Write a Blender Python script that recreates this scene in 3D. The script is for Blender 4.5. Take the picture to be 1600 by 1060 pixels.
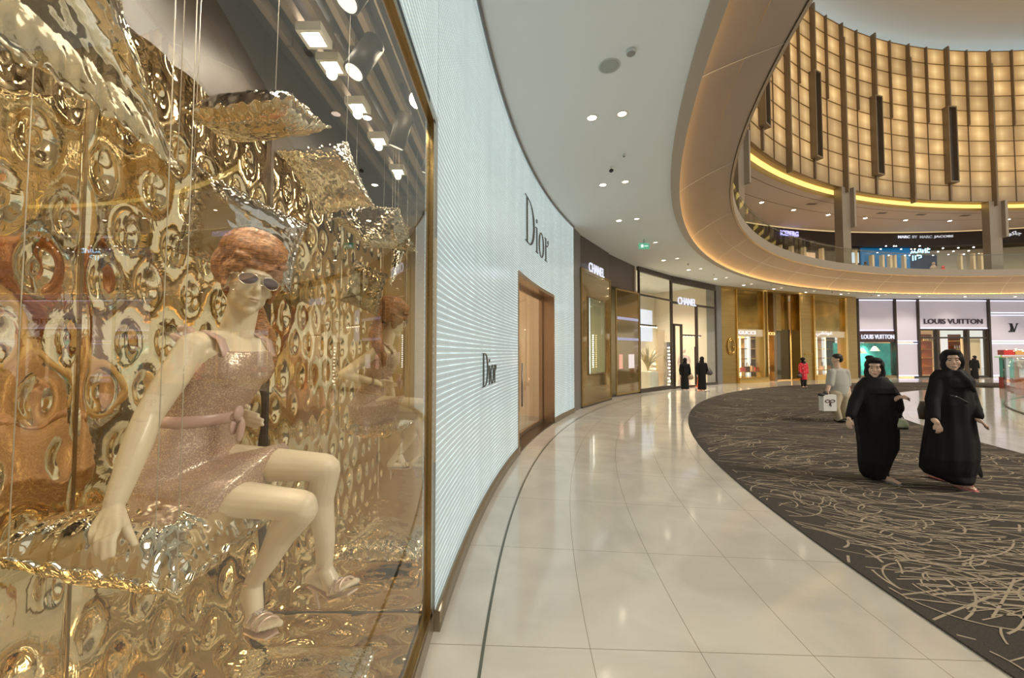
import bpy, bmesh, math, random
from mathutils import Vector, Matrix, noise
for o in list(bpy.data.objects): bpy.data.objects.remove(o)
random.seed(7)
SC = bpy.context.scene; COL = SC.collection
# ---------------------------------------------------------------- camera
F = 615.0; EYE = 1.6; PITCH = math.atan(21.0/F)
cam = bpy.data.cameras.new('camera'); cam.sensor_width = 36; cam.lens = 36*F/1600; cam.clip_start = .05; cam.clip_end = 300
camo = bpy.data.objects.new('camera', cam); COL.objects.link(camo)
camo.location = (0, 0, EYE); camo.rotation_euler = (math.pi/2+PITCH, 0, 0); SC.camera = camo
# ---------------------------------------------------------------- colour management and world
vs = SC.view_settings; vs.view_transform = 'Standard'; vs.look = 'None'; vs.gamma = 1; vs.use_curve_mapping = False; vs.exposure = 0.15
SC.cycles.use_denoising = True; SC.cycles.max_bounces = 10; SC.cycles.diffuse_bounces = 4; SC.cycles.glossy_bounces = 6
SC.cycles.transparent_max_bounces = 12; SC.cycles.transmission_bounces = 6; SC.cycles.sample_clamp_indirect = 6
SC.cycles.caustics_reflective = True; SC.cycles.caustics_refractive = False
wd = bpy.data.worlds.new('world'); SC.world = wd; wd.use_nodes = True
wd.node_tree.nodes['Background'].inputs[0].default_value = (1.0, .95, .87, 1); wd.node_tree.nodes['Background'].inputs[1].default_value = .8
def lamp(name, kind, loc, energy, color=(1, .86, .68), aim=None, size=.2, spot=1.6, blend=.6, shape=None, sy=None):
    l = bpy.data.lights.new(name, kind); l.energy = energy; l.color = color
    if kind == 'AREA':
        l.size = size
        if shape: l.shape = shape
        elif size > .7: l.spread = math.radians(115)
        if sy: l.size_y = sy
    elif kind == 'SPOT': l.spot_size = spot; l.spot_blend = blend; l.shadow_soft_size = size
    else: l.shadow_soft_size = size
    o = bpy.data.objects.new(name, l); COL.objects.link(o); o.location = loc
    if aim is not None: o.rotation_euler = (Vector(aim)-Vector(loc)).to_track_quat('-Z', 'Y').to_euler()
    return o
lamp('dome_fill', 'AREA', (28, -4, 21.3), 12000, (1, .9, .76), (26, -3, 0), 14, shape='DISK')  # unseen fill disc added under the dome to brighten the whole hall
# ---------------------------------------------------------------- geometry of the picture
def ray(px, py):
    cx = (px-800)/F; cy = -(py-530)/F; s, c = math.sin(PITCH), math.cos(PITCH)
    return Vector((cx, c-s*cy, s+c*cy))
def at(px, py, D):
    r = ray(px, py); return Vector((0, 0, EYE))+r*(D/r.y)
def onz(px, py, z=0.0):
    r = ray(px, py); return Vector((0, 0, EYE))+r*((z-EYE)/r.z)
# ---------------------------------------------------------------- mesh building
class MB:
    def __init__(s): s.v = []; s.f = []; s.m = []; s.uv = None; s.sm = []
    def add(s, vs_, fs, mi=0, smooth=False):
        b = len(s.v); s.v += [Vector(v) for v in vs_]
        for f in fs: s.f.append([b+i for i in f]); s.m.append(mi); s.sm.append(smooth)
    def hexa(s, p, mi=0):   # 8 points: bottom 4 ccw, top 4
        s.add(p, [(0, 3, 2, 1), (4, 5, 6, 7), (0, 1, 5, 4), (1, 2, 6, 5), (2, 3, 7, 6), (3, 0, 4, 7)], mi)
    def box(s, a, b, mi=0):
        x0, y0, z0 = a; x1, y1, z1 = b
        s.hexa([(x0, y0, z0), (x1, y0, z0), (x1, y1, z0), (x0, y1, z0), (x0, y0, z1), (x1, y0, z1), (x1, y1, z1), (x0, y1, z1)], mi)
    def rings(s, rs, mi=0, smooth=True, cap=True, closed=True):
        n = len(rs[0]); b = len(s.v)
        for r in rs: s.v += [Vector(p) for p in r]
        for i in range(len(rs)-1):
            for j in range(n if closed else n-1):
                k = (j+1) % n
                s.f.append([b+i*n+j, b+i*n+k, b+(i+1)*n+k, b+(i+1)*n+j]); s.m.append(mi); s.sm.append(smooth)
        if cap and closed:
            s.f.append([b+j for j in range(n)][::-1]); s.m.append(mi); s.sm.append(False)
            s.f.append([b+(len(rs)-1)*n+j for j in range(n)]); s.m.append(mi); s.sm.append(False)
    def tube(s, pts, r, n=8, mi=0):
        pts = [Vector(p) for p in pts]; rs = []
        t0 = (pts[1]-pts[0]).normalized(); up = t0.orthogonal().normalized()
        for i, p in enumerate(pts):
            t = (pts[min(i+1, len(pts)-1)]-pts[max(i-1, 0)]).normalized()
            up = (up-t*up.dot(t)); up = up.normalized() if up.length > 1e-6 else t.orthogonal().normalized(); w = t.cross(up)
            rr = r[i] if isinstance(r, (list, tuple)) else r
            rs.append([p+(up*math.cos(2*math.pi*k/n)+w*math.sin(2*math.pi*k/n))*rr for k in range(n)])
        s.rings(rs, mi)
    def lathe(s, c, prof, n=24, mi=0, cap=True):
        s.rings([[(c[0]+r*math.cos(2*math.pi*k/n), c[1]+r*math.sin(2*math.pi*k/n), c[2]+z) for k in range(n)] for r, z in prof], mi, True, cap)
    def ell(s, c, r, M=None, n=16, mi=0):
        c = Vector(c); rs = []
        for i in range(1, n//2):
            a = math.pi*i/(n//2)
            ring = []
            for k in range(n):
                p = Vector((r[0]*math.sin(a)*math.cos(2*math.pi*k/n), r[1]*math.sin(a)*math.sin(2*math.pi*k/n), -r[2]*math.cos(a)))
                ring.append(c+(M @ p if M else p))
            rs.append(ring)
        s.rings(rs, mi)
    def hull(s, pts, mi=0):
        bm = bmesh.new()
        for p in pts: bm.verts.new(p)
        r = bmesh.ops.convex_hull(bm, input=bm.verts)
        bmesh.ops.delete(bm, geom=[g for g in bm.verts if not g.link_faces], context='VERTS')
        bm.verts.index_update(); s.add([v.co.copy() for v in bm.verts], [[v.index for v in f.verts] for f in bm.faces], mi, True); bm.free()
    def mesh(s, off=(0, 0, 0)):
        off = Vector(off); me = bpy.data.meshes.new('m'); me.from_pydata([v-off for v in s.v], [], s.f)
        me.polygons.foreach_set('material_index', s.m); me.polygons.foreach_set('use_smooth', s.sm); me.update(); return me
def wloc(o):
    p = Vector((0, 0, 0))
    while o: p += o.location; o = o.parent
    return p
def put(name, me, mats, parent=None, loc=None):
    o = bpy.data.objects.new(name, me); me.name = name; COL.objects.link(o)
    for m in (mats if isinstance(mats, (list, tuple)) else [mats]): me.materials.append(m)
    if parent: o.parent = parent
    elif loc is not None: o.location = loc
    return o
def part(name, mb, mats, parent, label=None):
    o = put(name, mb.mesh(wloc(parent)), mats, parent)
    if label: o['label'] = label
    return o
def thing(name, label, cat, loc, group=None):
    o = bpy.data.objects.new(name, None); o.empty_display_size = .1; COL.objects.link(o); o.location = loc; tag(o, label, cat, group); return o
def tag(o, label, cat, group=None, kind=None):
    if label: o['label'] = label
    if cat: o['category'] = cat
    if group: o['group'] = group
    if kind: o['kind'] = kind
    return o
def solo(name, mb, mats, label, cat, group=None, kind=None):
    xs = [v.x for v in mb.v]; ys = [v.y for v in mb.v]; zs = [v.z for v in mb.v]
    c = Vector(((min(xs)+max(xs))/2, (min(ys)+max(ys))/2, min(zs)))
    o = put(name, mb.mesh(c), mats, None, c); return tag(o, label, cat, group, kind)
def struct(name, mb, mats, label=None, cat=None, parent=None):
    if parent: return part(name, mb, mats, parent)
    o = put(name, mb.mesh(), mats); o['kind'] = 'structure'
    if label: o['label'] = label
    if cat: o['category'] = cat
    return o
def copytree(o, loc, label, group=None):
    c = o.copy(); COL.objects.link(c); c.location = loc; c['label'] = label
    if group: c['group'] = group
    for ch in list(o.children):
        d = ch.copy(); COL.objects.link(d); d.parent = c
        for g in list(ch.children):
            e = g.copy(); COL.objects.link(e); e.parent = d
    return c
def arc(c, R, a0, a1, n): return [Vector((c[0]+R*math.cos(a0+(a1-a0)*i/n), c[1]+R*math.sin(a0+(a1-a0)*i/n), 0)) for i in range(n+1)]
def revolve(mb, prof, a0=0, a1=2*math.pi, n=144, mi=0, smooth=True):  # prof: list of (cx,cy,R,z[,mi])
    full = abs(a1-a0-2*math.pi) < 1e-6; m = n if full else n+1
    rs = [[(cx+R*math.cos(a0+(a1-a0)*i/n), cy+R*math.sin(a0+(a1-a0)*i/n), z) for i in range(m)] for cx, cy, R, z in prof]
    mb.rings(rs, mi, smooth, cap=False, closed=full)
def blob(mb, voxel, smooth=3, sub=0):   # one continuous skin around overlapping volumes
    me = mb.mesh(); o = bpy.data.objects.new('tmp', me); COL.objects.link(o)
    m = o.modifiers.new('r', 'REMESH'); m.mode = 'VOXEL'; m.voxel_size = voxel; m.use_smooth_shade = True
    if smooth: s_ = o.modifiers.new('s', 'SMOOTH'); s_.factor = .5; s_.iterations = smooth
    dg = bpy.context.evaluated_depsgraph_get(); ev = o.evaluated_get(dg); nm = bpy.data.meshes.new_from_object(ev)
    bpy.data.objects.remove(o); bpy.data.meshes.remove(me)
    for p in nm.polygons: p.use_smooth = True
    nm.materials.clear(); return nm
def putw(name, nm, mats, parent, label=None):   # nm in world coordinates -> child
    nm.transform(Matrix.Translation(-wloc(parent))); o = put(name, nm, mats, parent)
    if label: o['label'] = label
    return o
def cap(mb, p0, p1, r0, r1, n=16):   # tapered capsule
    p0, p1 = Vector(p0), Vector(p1); t = (p1-p0).normalized(); u = t.orthogonal().normalized(); w = t.cross(u); rs = []
    for a in (-80, -55, -30, 0): c_, s_ = math.cos(math.radians(a)), math.sin(math.radians(a)); rs.append((p0+t*s_*r0, r0*c_))
    for a in (0, 30, 55, 80): c_, s_ = math.cos(math.radians(a)), math.sin(math.radians(a)); rs.append((p1+t*s_*r1, r1*c_))
    mb.rings([[p+(u*math.cos(2*math.pi*k/n)+w*math.sin(2*math.pi*k/n))*r for k in range(n)] for p, r in rs])
def chain(mb, pts, rs):
    for i in range(len(pts)-1): cap(mb, pts[i], pts[i+1], rs[i], rs[i+1])
def loft(mb, rings, ax, ay, n=28, fold=0, nf=9, seed=0):   # rings (center, ra, rb)
    ax, ay = Vector(ax), Vector(ay); out = []
    for i, (c, ra, rb) in enumerate(rings):
        c = Vector(c); L = []
        for k in range(n):
            a = 2*math.pi*k/n; q = 1+fold*math.sin(nf*a+seed+.5*i)*min(1, i/3) if fold else 1
            L.append(c+ax*(ra*q*math.cos(a))+ay*(rb*q*math.sin(a)))
        out.append(L)
    mb.rings(out)
# ---------------------------------------------------------------- materials
def nodes(name):
    m = bpy.data.materials.new(name); m.use_nodes = True; nt = m.node_tree; return m, nt, nt.nodes['Principled BSDF']
def pm(name, col, rough=.5, metal=0, emit=None, es=0, coat=0, bump=0, bscale=30, var=0, vscale=4, spec=.5, alpha=1, aniso=None, sheen=0):
    m, nt, b = nodes(name); b.inputs['Base Color'].default_value = (*col, 1); b.inputs['Roughness'].default_value = rough
    b.inputs['Metallic'].default_value = metal; b.inputs['Specular IOR Level'].default_value = spec; b.inputs['Coat Weight'].default_value = coat; b.inputs['Coat Roughness'].default_value = .05
    b.inputs['Sheen Weight'].default_value = sheen; b.inputs['Alpha'].default_value = alpha
    if emit: b.inputs['Emission Color'].default_value = (*emit, 1); b.inputs['Emission Strength'].default_value = es
    tc = nt.nodes.new('ShaderNodeTexCoord'); mp = nt.nodes.new('ShaderNodeMapping'); nt.links.new(tc.outputs['Object'], mp.inputs[0])
    if aniso: mp.inputs['Scale'].default_value = aniso
    if bump:
        t = nt.nodes.new('ShaderNodeTexNoise'); t.inputs['Scale'].default_value = bscale; t.inputs['Detail'].default_value = 4
        bp = nt.nodes.new('ShaderNodeBump'); bp.inputs['Strength'].default_value = bump; bp.inputs['Distance'].default_value = .01
        nt.links.new(mp.outputs[0], t.inputs['Vector']); nt.links.new(t.outputs[0], bp.inputs['Height']); nt.links.new(bp.outputs[0], b.inputs['Normal'])
    if var:
        t = nt.nodes.new('ShaderNodeTexNoise'); t.inputs['Scale'].default_value = vscale; t.inputs['Detail'].default_value = 5
        r = nt.nodes.new('ShaderNodeValToRGB'); r.color_ramp.elements[0].position = .3; r.color_ramp.elements[1].position = .7
        r.color_ramp.elements[0].color = (*[c*(1-var) for c in col], 1); r.color_ramp.elements[1].color = (*[min(1, c*(1+var)) for c in col], 1)
        nt.links.new(mp.outputs[0], t.inputs['Vector']); nt.links.new(t.outputs[0], r.inputs[0]); nt.links.new(r.outputs[0], b.inputs['Base Color'])
    return m
def emis(name, col, s):
    m, nt, b = nodes(name); b.inputs['Base Color'].default_value = (.1, .1, .1, 1)
    b.inputs['Emission Color'].default_value = (*col, 1); b.inputs['Emission Strength'].default_value = s; return m
def thin_glass(name, tint=(1, 1, 1), ior=1.5, rough=0.0):
    m = bpy.data.materials.new(name); m.use_nodes = True; nt = m.node_tree; nt.nodes.clear()
    o = nt.nodes.new('ShaderNodeOutputMaterial'); mx = nt.nodes.new('ShaderNodeMixShader'); fr = nt.nodes.new('ShaderNodeFresnel'); fr.inputs[0].default_value = ior
    tr = nt.nodes.new('ShaderNodeBsdfTransparent'); tr.inputs[0].default_value = (*tint, 1); g = nt.nodes.new('ShaderNodeBsdfGlossy'); g.inputs['Roughness'].default_value = rough
    geo = nt.nodes.new('ShaderNodeNewGeometry'); mul = nt.nodes.new('ShaderNodeMath'); mul.operation = 'MULTIPLY'
    sub = nt.nodes.new('ShaderNodeMath'); sub.operation = 'SUBTRACT'; sub.inputs[0].default_value = 1
    nt.links.new(geo.outputs['Backfacing'], sub.inputs[1]); nt.links.new(fr.outputs[0], mul.inputs[0]); nt.links.new(sub.outputs[0], mul.inputs[1])
    nt.links.new(mul.outputs[0], mx.inputs[0]); nt.links.new(tr.outputs[0], mx.inputs[1]); nt.links.new(g.outputs[0], mx.inputs[2]); nt.links.new(mx.outputs[0], o.inputs[0]); return m
def mathn(nt, op, a, b=None, c=None):
    n = nt.nodes.new('ShaderNodeMath'); n.operation = op
    for i, x in enumerate((a, b, c)):
        if x is None: continue
        if isinstance(x, (int, float)): n.inputs[i].default_value = x
        else: nt.links.new(x, n.inputs[i])
    return n.outputs[0]
FC = (20.2, 1.35)
def marble():
    m, nt, b = nodes('marble'); g = nt.nodes.new('ShaderNodeNewGeometry'); sx = nt.nodes.new('ShaderNodeSeparateXYZ'); nt.links.new(g.outputs['Position'], sx.inputs[0])
    dx = mathn(nt, 'SUBTRACT', FC[0], sx.outputs[0]); dy = mathn(nt, 'SUBTRACT', sx.outputs[1], FC[1])
    r = mathn(nt, 'SQRT', mathn(nt, 'ADD', mathn(nt, 'MULTIPLY', dx, dx), mathn(nt, 'MULTIPLY', dy, dy))); a = mathn(nt, 'ARCTAN2', dy, dx)
    def line(v, per, off, w):   # 1 near multiples
        t = mathn(nt, 'FRACT', mathn(nt, 'ADD', mathn(nt, 'DIVIDE', mathn(nt, 'SUBTRACT', v, off), per), .5))
        d = mathn(nt, 'ABSOLUTE', mathn(nt, 'SUBTRACT', t, .5)); return mathn(nt, 'LESS_THAN', d, w/per)
    j = mathn(nt, 'MAXIMUM', line(r, .585, 19.21, .0022), line(a, .054, .042, .00012))
    n1 = nt.nodes.new('ShaderNodeTexNoise'); n1.inputs['Scale'].default_value = 1.3; n1.inputs['Detail'].default_value = 8; n1.inputs['Distortion'].default_value = 1.5
    nt.links.new(g.outputs['Position'], n1.inputs['Vector'])
    cr = nt.nodes.new('ShaderNodeValToRGB'); cr.color_ramp.elements[0].position = .35; cr.color_ramp.elements[1].position = .65
    cr.color_ramp.elements[0].color = (.53, .51, .46, 1); cr.color_ramp.elements[1].color = (.62, .60, .54, 1); nt.links.new(n1.outputs[0], cr.inputs[0])
    mx = nt.nodes.new('ShaderNodeMix'); mx.data_type = 'RGBA'; nt.links.new(j, mx.inputs[0]); nt.links.new(cr.outputs[0], mx.inputs[6]); mx.inputs[7].default_value = (.28, .25, .18, 1)
    nt.links.new(mx.outputs[2], b.inputs['Base Color']); b.inputs['Roughness'].default_value = .09; b.inputs['Specular IOR Level'].default_value = .75; return m
M = {}
M['marble'] = marble()
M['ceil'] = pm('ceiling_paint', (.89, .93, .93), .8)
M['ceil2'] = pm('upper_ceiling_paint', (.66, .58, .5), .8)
M['champ'] = pm('champagne_cladding', (.31, .265, .215), .42, .5, var=.06, vscale=.6)
M['fascia'] = pm('grey_fascia', (.33, .29, .24), .5, .3)
M['greymetal'] = pm('grey_metal', (.25, .25, .25), .35, .6)
M['bronzemetal'] = pm('bronze_metal', (.33, .24, .13), .28, .9)
M['darkmetal'] = pm('dark_bronze_metal', (.07, .055, .045), .3, .5)
M['goldmetal'] = pm('gold_metal', (.75, .5, .16), .22, 1)
M['brown'] = pm('dark_brown_panel', (.085, .06, .052), .35)
M['bronzeglass'] = pm('bronze_glass', (.30, .22, .09), .07, .65, var=.1, vscale=.5, coat=.5)
M['brushed'] = pm('brushed_bronze', (.42, .29, .1), .3, .85, bump=.15, bscale=8, aniso=(.2, .2, 30), var=.25, vscale=3)
M['goldglass'] = pm('gold_glass', (.40, .27, .07), .1, .7, var=.3, vscale=1.2, coat=.3)
M['glass'] = thin_glass('clear_glass', (.95, .97, .95), 1.45)
M['winglass'] = thin_glass('window_glass', (.98, .99, .98), 2.25)
M['black'] = pm('black_paint', (.012, .011, .012), .5)
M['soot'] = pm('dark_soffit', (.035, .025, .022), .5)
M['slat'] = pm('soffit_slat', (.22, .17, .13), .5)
M['led'] = None
# ---------------------------------------------------------------- floor, carpet
CL = (25.93, -1.47); RL = 24.54       # lower lip of the atrium opening
CU = (26.52, -.65); RU = 23.44        # edge of the upper slab
CA = (29.26, -5.4); RA = 29.2          # backlit screen
CW = (20.18, 1.47); RW = 20.64        # luminous wall
CC = (22.1, 1.34); RC = 19.65; CI = (24.04, 1.48); RI = 16.7
mb = MB(); mb.rings([[(x, y, 0) for x, y in ((-14, -30), (66, -30), (66, 42), (-14, 42))], [(x, y, -.1) for x, y in ((-14, -30), (66, -30), (66, 42), (-14, 42))]], 0, False)
struct('floor', mb, M['marble'], 'glossy cream marble floor with arc and radial joints', 'floor')
mb = MB(); revolve(mb, [(19.75, 1.34, 19.93, .001), (19.75, 1.34, 19.93, .003), (19.75, 1.34, 19.915, .003), (19.75, 1.34, 19.915, .001)], math.radians(125), math.radians(215), 200, smooth=False)
struct('trim_1', mb, pm('dark_inlay', (.13, .14, .11), .3, .5), 'thin dark metal inlay line curving along the marble floor', 'inlay')
mb = MB(); NC = 360; ZC = .012
revolve(mb, [(*CC, RC, .0), (*CC, RC, ZC), (*CI, RI, ZC), (*CI, RI, .0)], n=NC, smooth=False)
rnd = random.Random(3); ZS = .0135
def inside(x, y, mg=.02): return math.hypot(x-CC[0], y-CC[1]) < RC-mg and math.hypot(x-CI[0], y-CI[1]) > RI+mg
def stroke(pts, w):
    global ZS; ZS = ZC+.0006+.00016*rnd.randrange(24)
    pts = [p for p in pts]
    k = 0
    while k < len(pts) and inside(*pts[k]): k += 1
    pts = pts[:k]
    if k < 3: return
    L = []; R = []
    for i, p in enumerate(pts):
        a = pts[max(i-1, 0)]; b = pts[min(i+1, len(pts)-1)]; dx, dy = b[0]-a[0], b[1]-a[1]; l = math.hypot(dx, dy) or 1
        ww = w*(.8+.3*rnd.random()); L.append((p[0]-dy/l*ww/2, p[1]+dx/l*ww/2, ZS)); R.append((p[0]+dy/l*ww/2, p[1]-dx/l*ww/2, ZS))
    n = len(pts); mb.add(L+R, [(i, n+i, n+i+1, i+1) for i in range(n-1)], 1)
def curve(x, y, a, l, k, n=6):
    out = [(x, y)]
    for i in range(n): x += math.cos(a)*l/n; y += math.sin(a)*l/n; a += k/n; out.append((x, y))
    return out
tries = 0
def rndpt():
    while True:
        x = rnd.uniform(2.2, 26); D = rnd.uniform(.9, 21); q = math.hypot(x, D)
        if rnd.random() < min(1, (4.5/q)**1.2) and x < D*1.7+3 and inside(x, D): return x, D
for _ in range(1900):   # long thin fanning lines
    x, y = rndpt(); fan = noise.noise(Vector((x*.35, y*.35, 2)))
    stroke(curve(x, y, -.12+fan*1.3+rnd.gauss(0, .2), rnd.uniform(.3, .95), rnd.gauss(0, .35)), rnd.choice((.008, .011, .014)))
for _ in range(380):    # short thick dashes
    x, y = rndpt(); stroke(curve(x, y, rnd.uniform(0, 6.3), rnd.uniform(.09, .30), rnd.gauss(0, .8)), rnd.choice((.012, .018)))
for _ in range(110):    # broken swirls
    x, y = rndpt()
    for k in range(6):
        R = .07+.065*k; a0 = rnd.uniform(0, 6.3); a1 = a0+rnd.uniform(.8, 2.0)
        stroke([(x+R*math.cos(a0+(a1-a0)*i/8), y+R*math.sin(a0+(a1-a0)*i/8)) for i in range(9)], .013)
carpetm = pm('carpet_pile', (.085, .075, .066), .95, bump=.6, bscale=260, var=.25, vscale=150, spec=.1, sheen=.0)
solo('carpet', mb, [carpetm, pm('carpet_stroke', (.42, .35, .26), .95, spec=.1)], 'dark taupe ring carpet with pale broken strokes and swirls on the marble floor', 'carpet')
# ---------------------------------------------------------------- ceiling and atrium rings
ZCL = 5.03
mb = MB(); revolve(mb, [(*CL, 46, ZCL), (*CL, RL, ZCL), (*CL, RL, ZCL+.02)], n=180, smooth=False)
struct('ceiling', mb, M['ceil'], 'smooth pale ceiling around the round opening', 'ceiling')
def mixc(t): return (CL[0]+(CU[0]-CL[0])*t, CL[1]+(CU[1]-CL[1])*t)
root = thing('atrium_edge', 'curved champagne coloured bulkhead around the round opening in the ceiling', 'bulkhead', (25.9, -1.5, 5.0)); root['kind'] = 'structure'
mb = MB(); revolve(mb, [(*CL, RL+.02, ZCL-.04), (*CL, RL+.02, ZCL-.005), (*CL, RL-.15, ZCL-.005), (*CL, RL-.15, ZCL-.04), (*CL, RL+.02, ZCL-.04)], n=240, smooth=False); 
part('lower_lip', mb, pm('lip_paint', (.46, .40, .33), .5), root)
mb = MB(); pr = [(1.0*t, RL-.06-(RL-.06-RU)*(t**1.35), ZCL+.02+(6.0-ZCL)*t) for t in [i/10 for i in range(11)]]
revolve(mb, [(*mixc(t), R, z) for t, R, z in pr], n=240); part('sloping_cladding', mb, M['champ'], root)
mb = MB(); revolve(mb, [(*CU, RU, 6.0), (*CU, RU-.06, 6.02), (*CU, RU-.06, 6.42), (*CU, RU+.1, 6.42), (*CU, RU+.1, 6.3)], n=240, smooth=False); part('upper_fascia', mb, M['fascia'], root)
mb = MB()
for k in range(40):   # panel joints
    a = 2*math.pi*k/40+.05; P = []
    for t, R, z in pr: c = mixc(t); P.append(Vector((c[0]+(R-.006)*math.cos(a), c[1]+(R-.006)*math.sin(a), z-.003)))
    mb.tube(P, .006, 5)
c = mixc(.62); revolve(mb, [(*c, RL-.06-(RL-.06-RU)*(.62**1.35)-.01, ZCL+.02+(6.0-ZCL)*.62+.0), (*c, RL-.06-(RL-.06-RU)*(.62**1.35)-.01, ZCL+.02+(6.0-ZCL)*.62+.014)], n=240)
part('panel_joint', mb, pm('joint_line', (.62, .55, .45), .5), root)
mb = MB(); revolve(mb, [(*CL, RL-.07, ZCL+.0), (*CL, RL-.13, ZCL+.0)], n=240); part('light_strip', mb, emis('cove_glow', (1, .52, .11), 32), root)
# upper floor
mb = MB(); revolve(mb, [(*CU, RU+.05, 6.3), (*CU, 40, 6.3)], n=160, smooth=False); struct('floor_upper', mb, pm('upper_floor', (.45, .38, .3), .2), 'upper storey floor around the opening', 'floor')
ZC2 = 10.53
mb = MB(); revolve(mb, [(*CA, RA+.6, ZC2), (*CA, 40, ZC2)], n=160, smooth=False)
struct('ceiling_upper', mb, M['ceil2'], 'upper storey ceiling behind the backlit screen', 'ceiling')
mb = MB()
for R in (RA+1.15, RA+2.45): revolve(mb, [(*CA, R, ZC2-.004), (*CA, R+.05, ZC2-.004)], n=160)
struct('trim_2', mb, pm('ceiling_joint', (.2, .16, .13), .7), 'dark joint lines in the upper ceiling', 'joint')
# gold lit cove under the screen
root = thing('screen_cove', 'glowing gold cove running under the backlit screen', 'cove', (CA[0], CA[1], 10.5)); root['kind'] = 'structure'
mb = MB(); revolve(mb, [(*CA, RA+.05, 10.82), (*CA, RA+.38, 10.82), (*CA, RA+.55, 10.53), (*CA, RA+.7, 10.51)], n=160); part('cove_shell', mb, pm('cove_paint', (.6, .42, .16), .5), root)
mb = MB(); revolve(mb, [(*CA, RA+.35, 10.77), (*CA, RA+.48, 10.6)], n=160); part('light_strip', mb, emis('gold_glow', (1, .66, .16), 1.6), root)
# ---------------------------------------------------------------- backlit screen wall
ZS0, ZS1, NR = 10.82, 20.25, 10; PER = math.radians(10.87); A0 = math.radians(122.25)
def panelmat():
    m, nt, b = nodes('backlit_onyx'); tc = nt.nodes.new('ShaderNodeUVMap'); sx = nt.nodes.new('ShaderNodeSeparateXYZ'); nt.links.new(tc.outputs[0], sx.inputs[0])
    u = mathn(nt, 'FRACT', sx.outputs[0]); v = mathn(nt, 'FRACT', sx.outputs[1])
    bu = mathn(nt, 'SUBTRACT', 1, mathn(nt, 'MULTIPLY', 2, mathn(nt, 'ABSOLUTE', mathn(nt, 'SUBTRACT', u, .5)))); bv = mathn(nt, 'SUBTRACT', 1, mathn(nt, 'ABSOLUTE', mathn(nt, 'MULTIPLY', 1.2, mathn(nt, 'SUBTRACT', v, .5))))
    hot = mathn(nt, 'MULTIPLY', mathn(nt, 'POWER', bu, 1.3), bv)
    vo = nt.nodes.new('ShaderNodeTexWhiteNoise'); vo.noise_dimensions = '2D'; fl = nt.nodes.new('ShaderNodeVectorMath'); fl.operation = 'FLOOR'; nt.links.new(tc.outputs[0], fl.inputs[0]); nt.links.new(fl.outputs[0], vo.inputs['Vector'])
    no = nt.nodes.new('ShaderNodeTexNoise'); no.inputs['Scale'].default_value = 1.1; no.inputs['Detail'].default_value = 6; nt.links.new(tc.outputs[0], no.inputs['Vector'])
    low = mathn(nt, 'MINIMUM', 1, mathn(nt, 'ADD', .12, mathn(nt, 'MULTIPLY', .5, mathn(nt, 'MAXIMUM', 0, sx.outputs[1]))))
    st = mathn(nt, 'MULTIPLY', mathn(nt, 'ADD', .30, mathn(nt, 'MULTIPLY', .62, hot)), mathn(nt, 'ADD', .55, mathn(nt, 'MULTIPLY', .45, vo.outputs[0])))
    st = mathn(nt, 'MULTIPLY', st, mathn(nt, 'ADD', .55, mathn(nt, 'MULTIPLY', .9, no.outputs[0]))); st = mathn(nt, 'MULTIPLY', st, low)
    cr = nt.nodes.new('ShaderNodeValToRGB'); cr.color_ramp.elements[0].color = (1, .50, .13, 1); cr.color_ramp.elements[1].color = (1, .74, .33, 1); nt.links.new(hot, cr.inputs[0])
    nt.links.new(cr.outputs[0], b.inputs['Emission Color']); nt.links.new(mathn(nt, 'MULTIPLY', .85, st), b.inputs['Emission Strength'])
    b.inputs['Base Color'].default_value = (.28, .21, .13, 1); b.inputs['Roughness'].default_value = .35; return m
PM = panelmat()
scr = thing('backlit_screen', 'tall curved screen of glowing onyx panels above the upper shops', 'screen', (CA[0], CA[1], ZS0)); scr['kind'] = 'structure'
H = (ZS1-ZS0)/NR; base = [ZS0+H*k for k in range(NR+1)]
def pol(a, R, z=0): return Vector((CA[0]+R*math.cos(a), CA[1]+R*math.sin(a), z))
for q in range(-6, 8):
    for s in range(4):
        a0 = A0-PER*(q+s/4); a1 = a0-PER/4
        if not (math.radians(40) < a1 < math.radians(165)): continue
        mb = MB(); p = pol(a0, RA); r = pol(a1, RA); mb.add([(p.x, p.y, ZS0), (r.x, r.y, ZS0), (r.x, r.y, ZS1), (p.x, p.y, ZS1)], [(0, 1, 2, 3)])
        p2 = pol(a0, RA+.12); r2 = pol(a1, RA+.12); mb.add([(p2.x, p2.y, ZS0), (r2.x, r2.y, ZS0), (r2.x, r2.y, ZS1), (p2.x, p2.y, ZS1)], [(3, 2, 1, 0)], 1)
        mb.hexa([(p.x, p.y, ZS0), (r.x, r.y, ZS0), (r2.x, r2.y, ZS0), (p2.x, p2.y, ZS0), (p.x, p.y, ZS0-.03), (r.x, r.y, ZS0-.03), (r2.x, r2.y, ZS0-.03), (p2.x, p2.y, ZS0-.03)], 1)
        for k in range(NR+1):
            z = ZS0+H*k
            for (i0, i1) in ((p, r),):
                d0 = (Vector((CA[0], CA[1], 0))-i0).normalized()*.03
                mb.hexa([(i0.x, i0.y, z-.02), (i1.x, i1.y, z-.02), (i1.x+d0.x, i1.y+d0.y, z-.02), (i0.x+d0.x, i0.y+d0.y, z-.02), (i0.x, i0.y, z+.02), (i1.x, i1.y, z+.02), (i1.x+d0.x, i1.y+d0.y, z+.02), (i0.x+d0.x, i0.y+d0.y, z+.02)], 1)
        o = part('panel_column', mb, [PM, M['bronzemetal']], scr)
        uvl = o.data.uv_layers.new(name='UVMap'); idx = q*4+s+40
        for li, (u, v) in zip(range(4), ((0, 0), (1, 0), (1, 1), (0, 1))): uvl.data[li].uv = (idx+u, v*NR)
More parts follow.
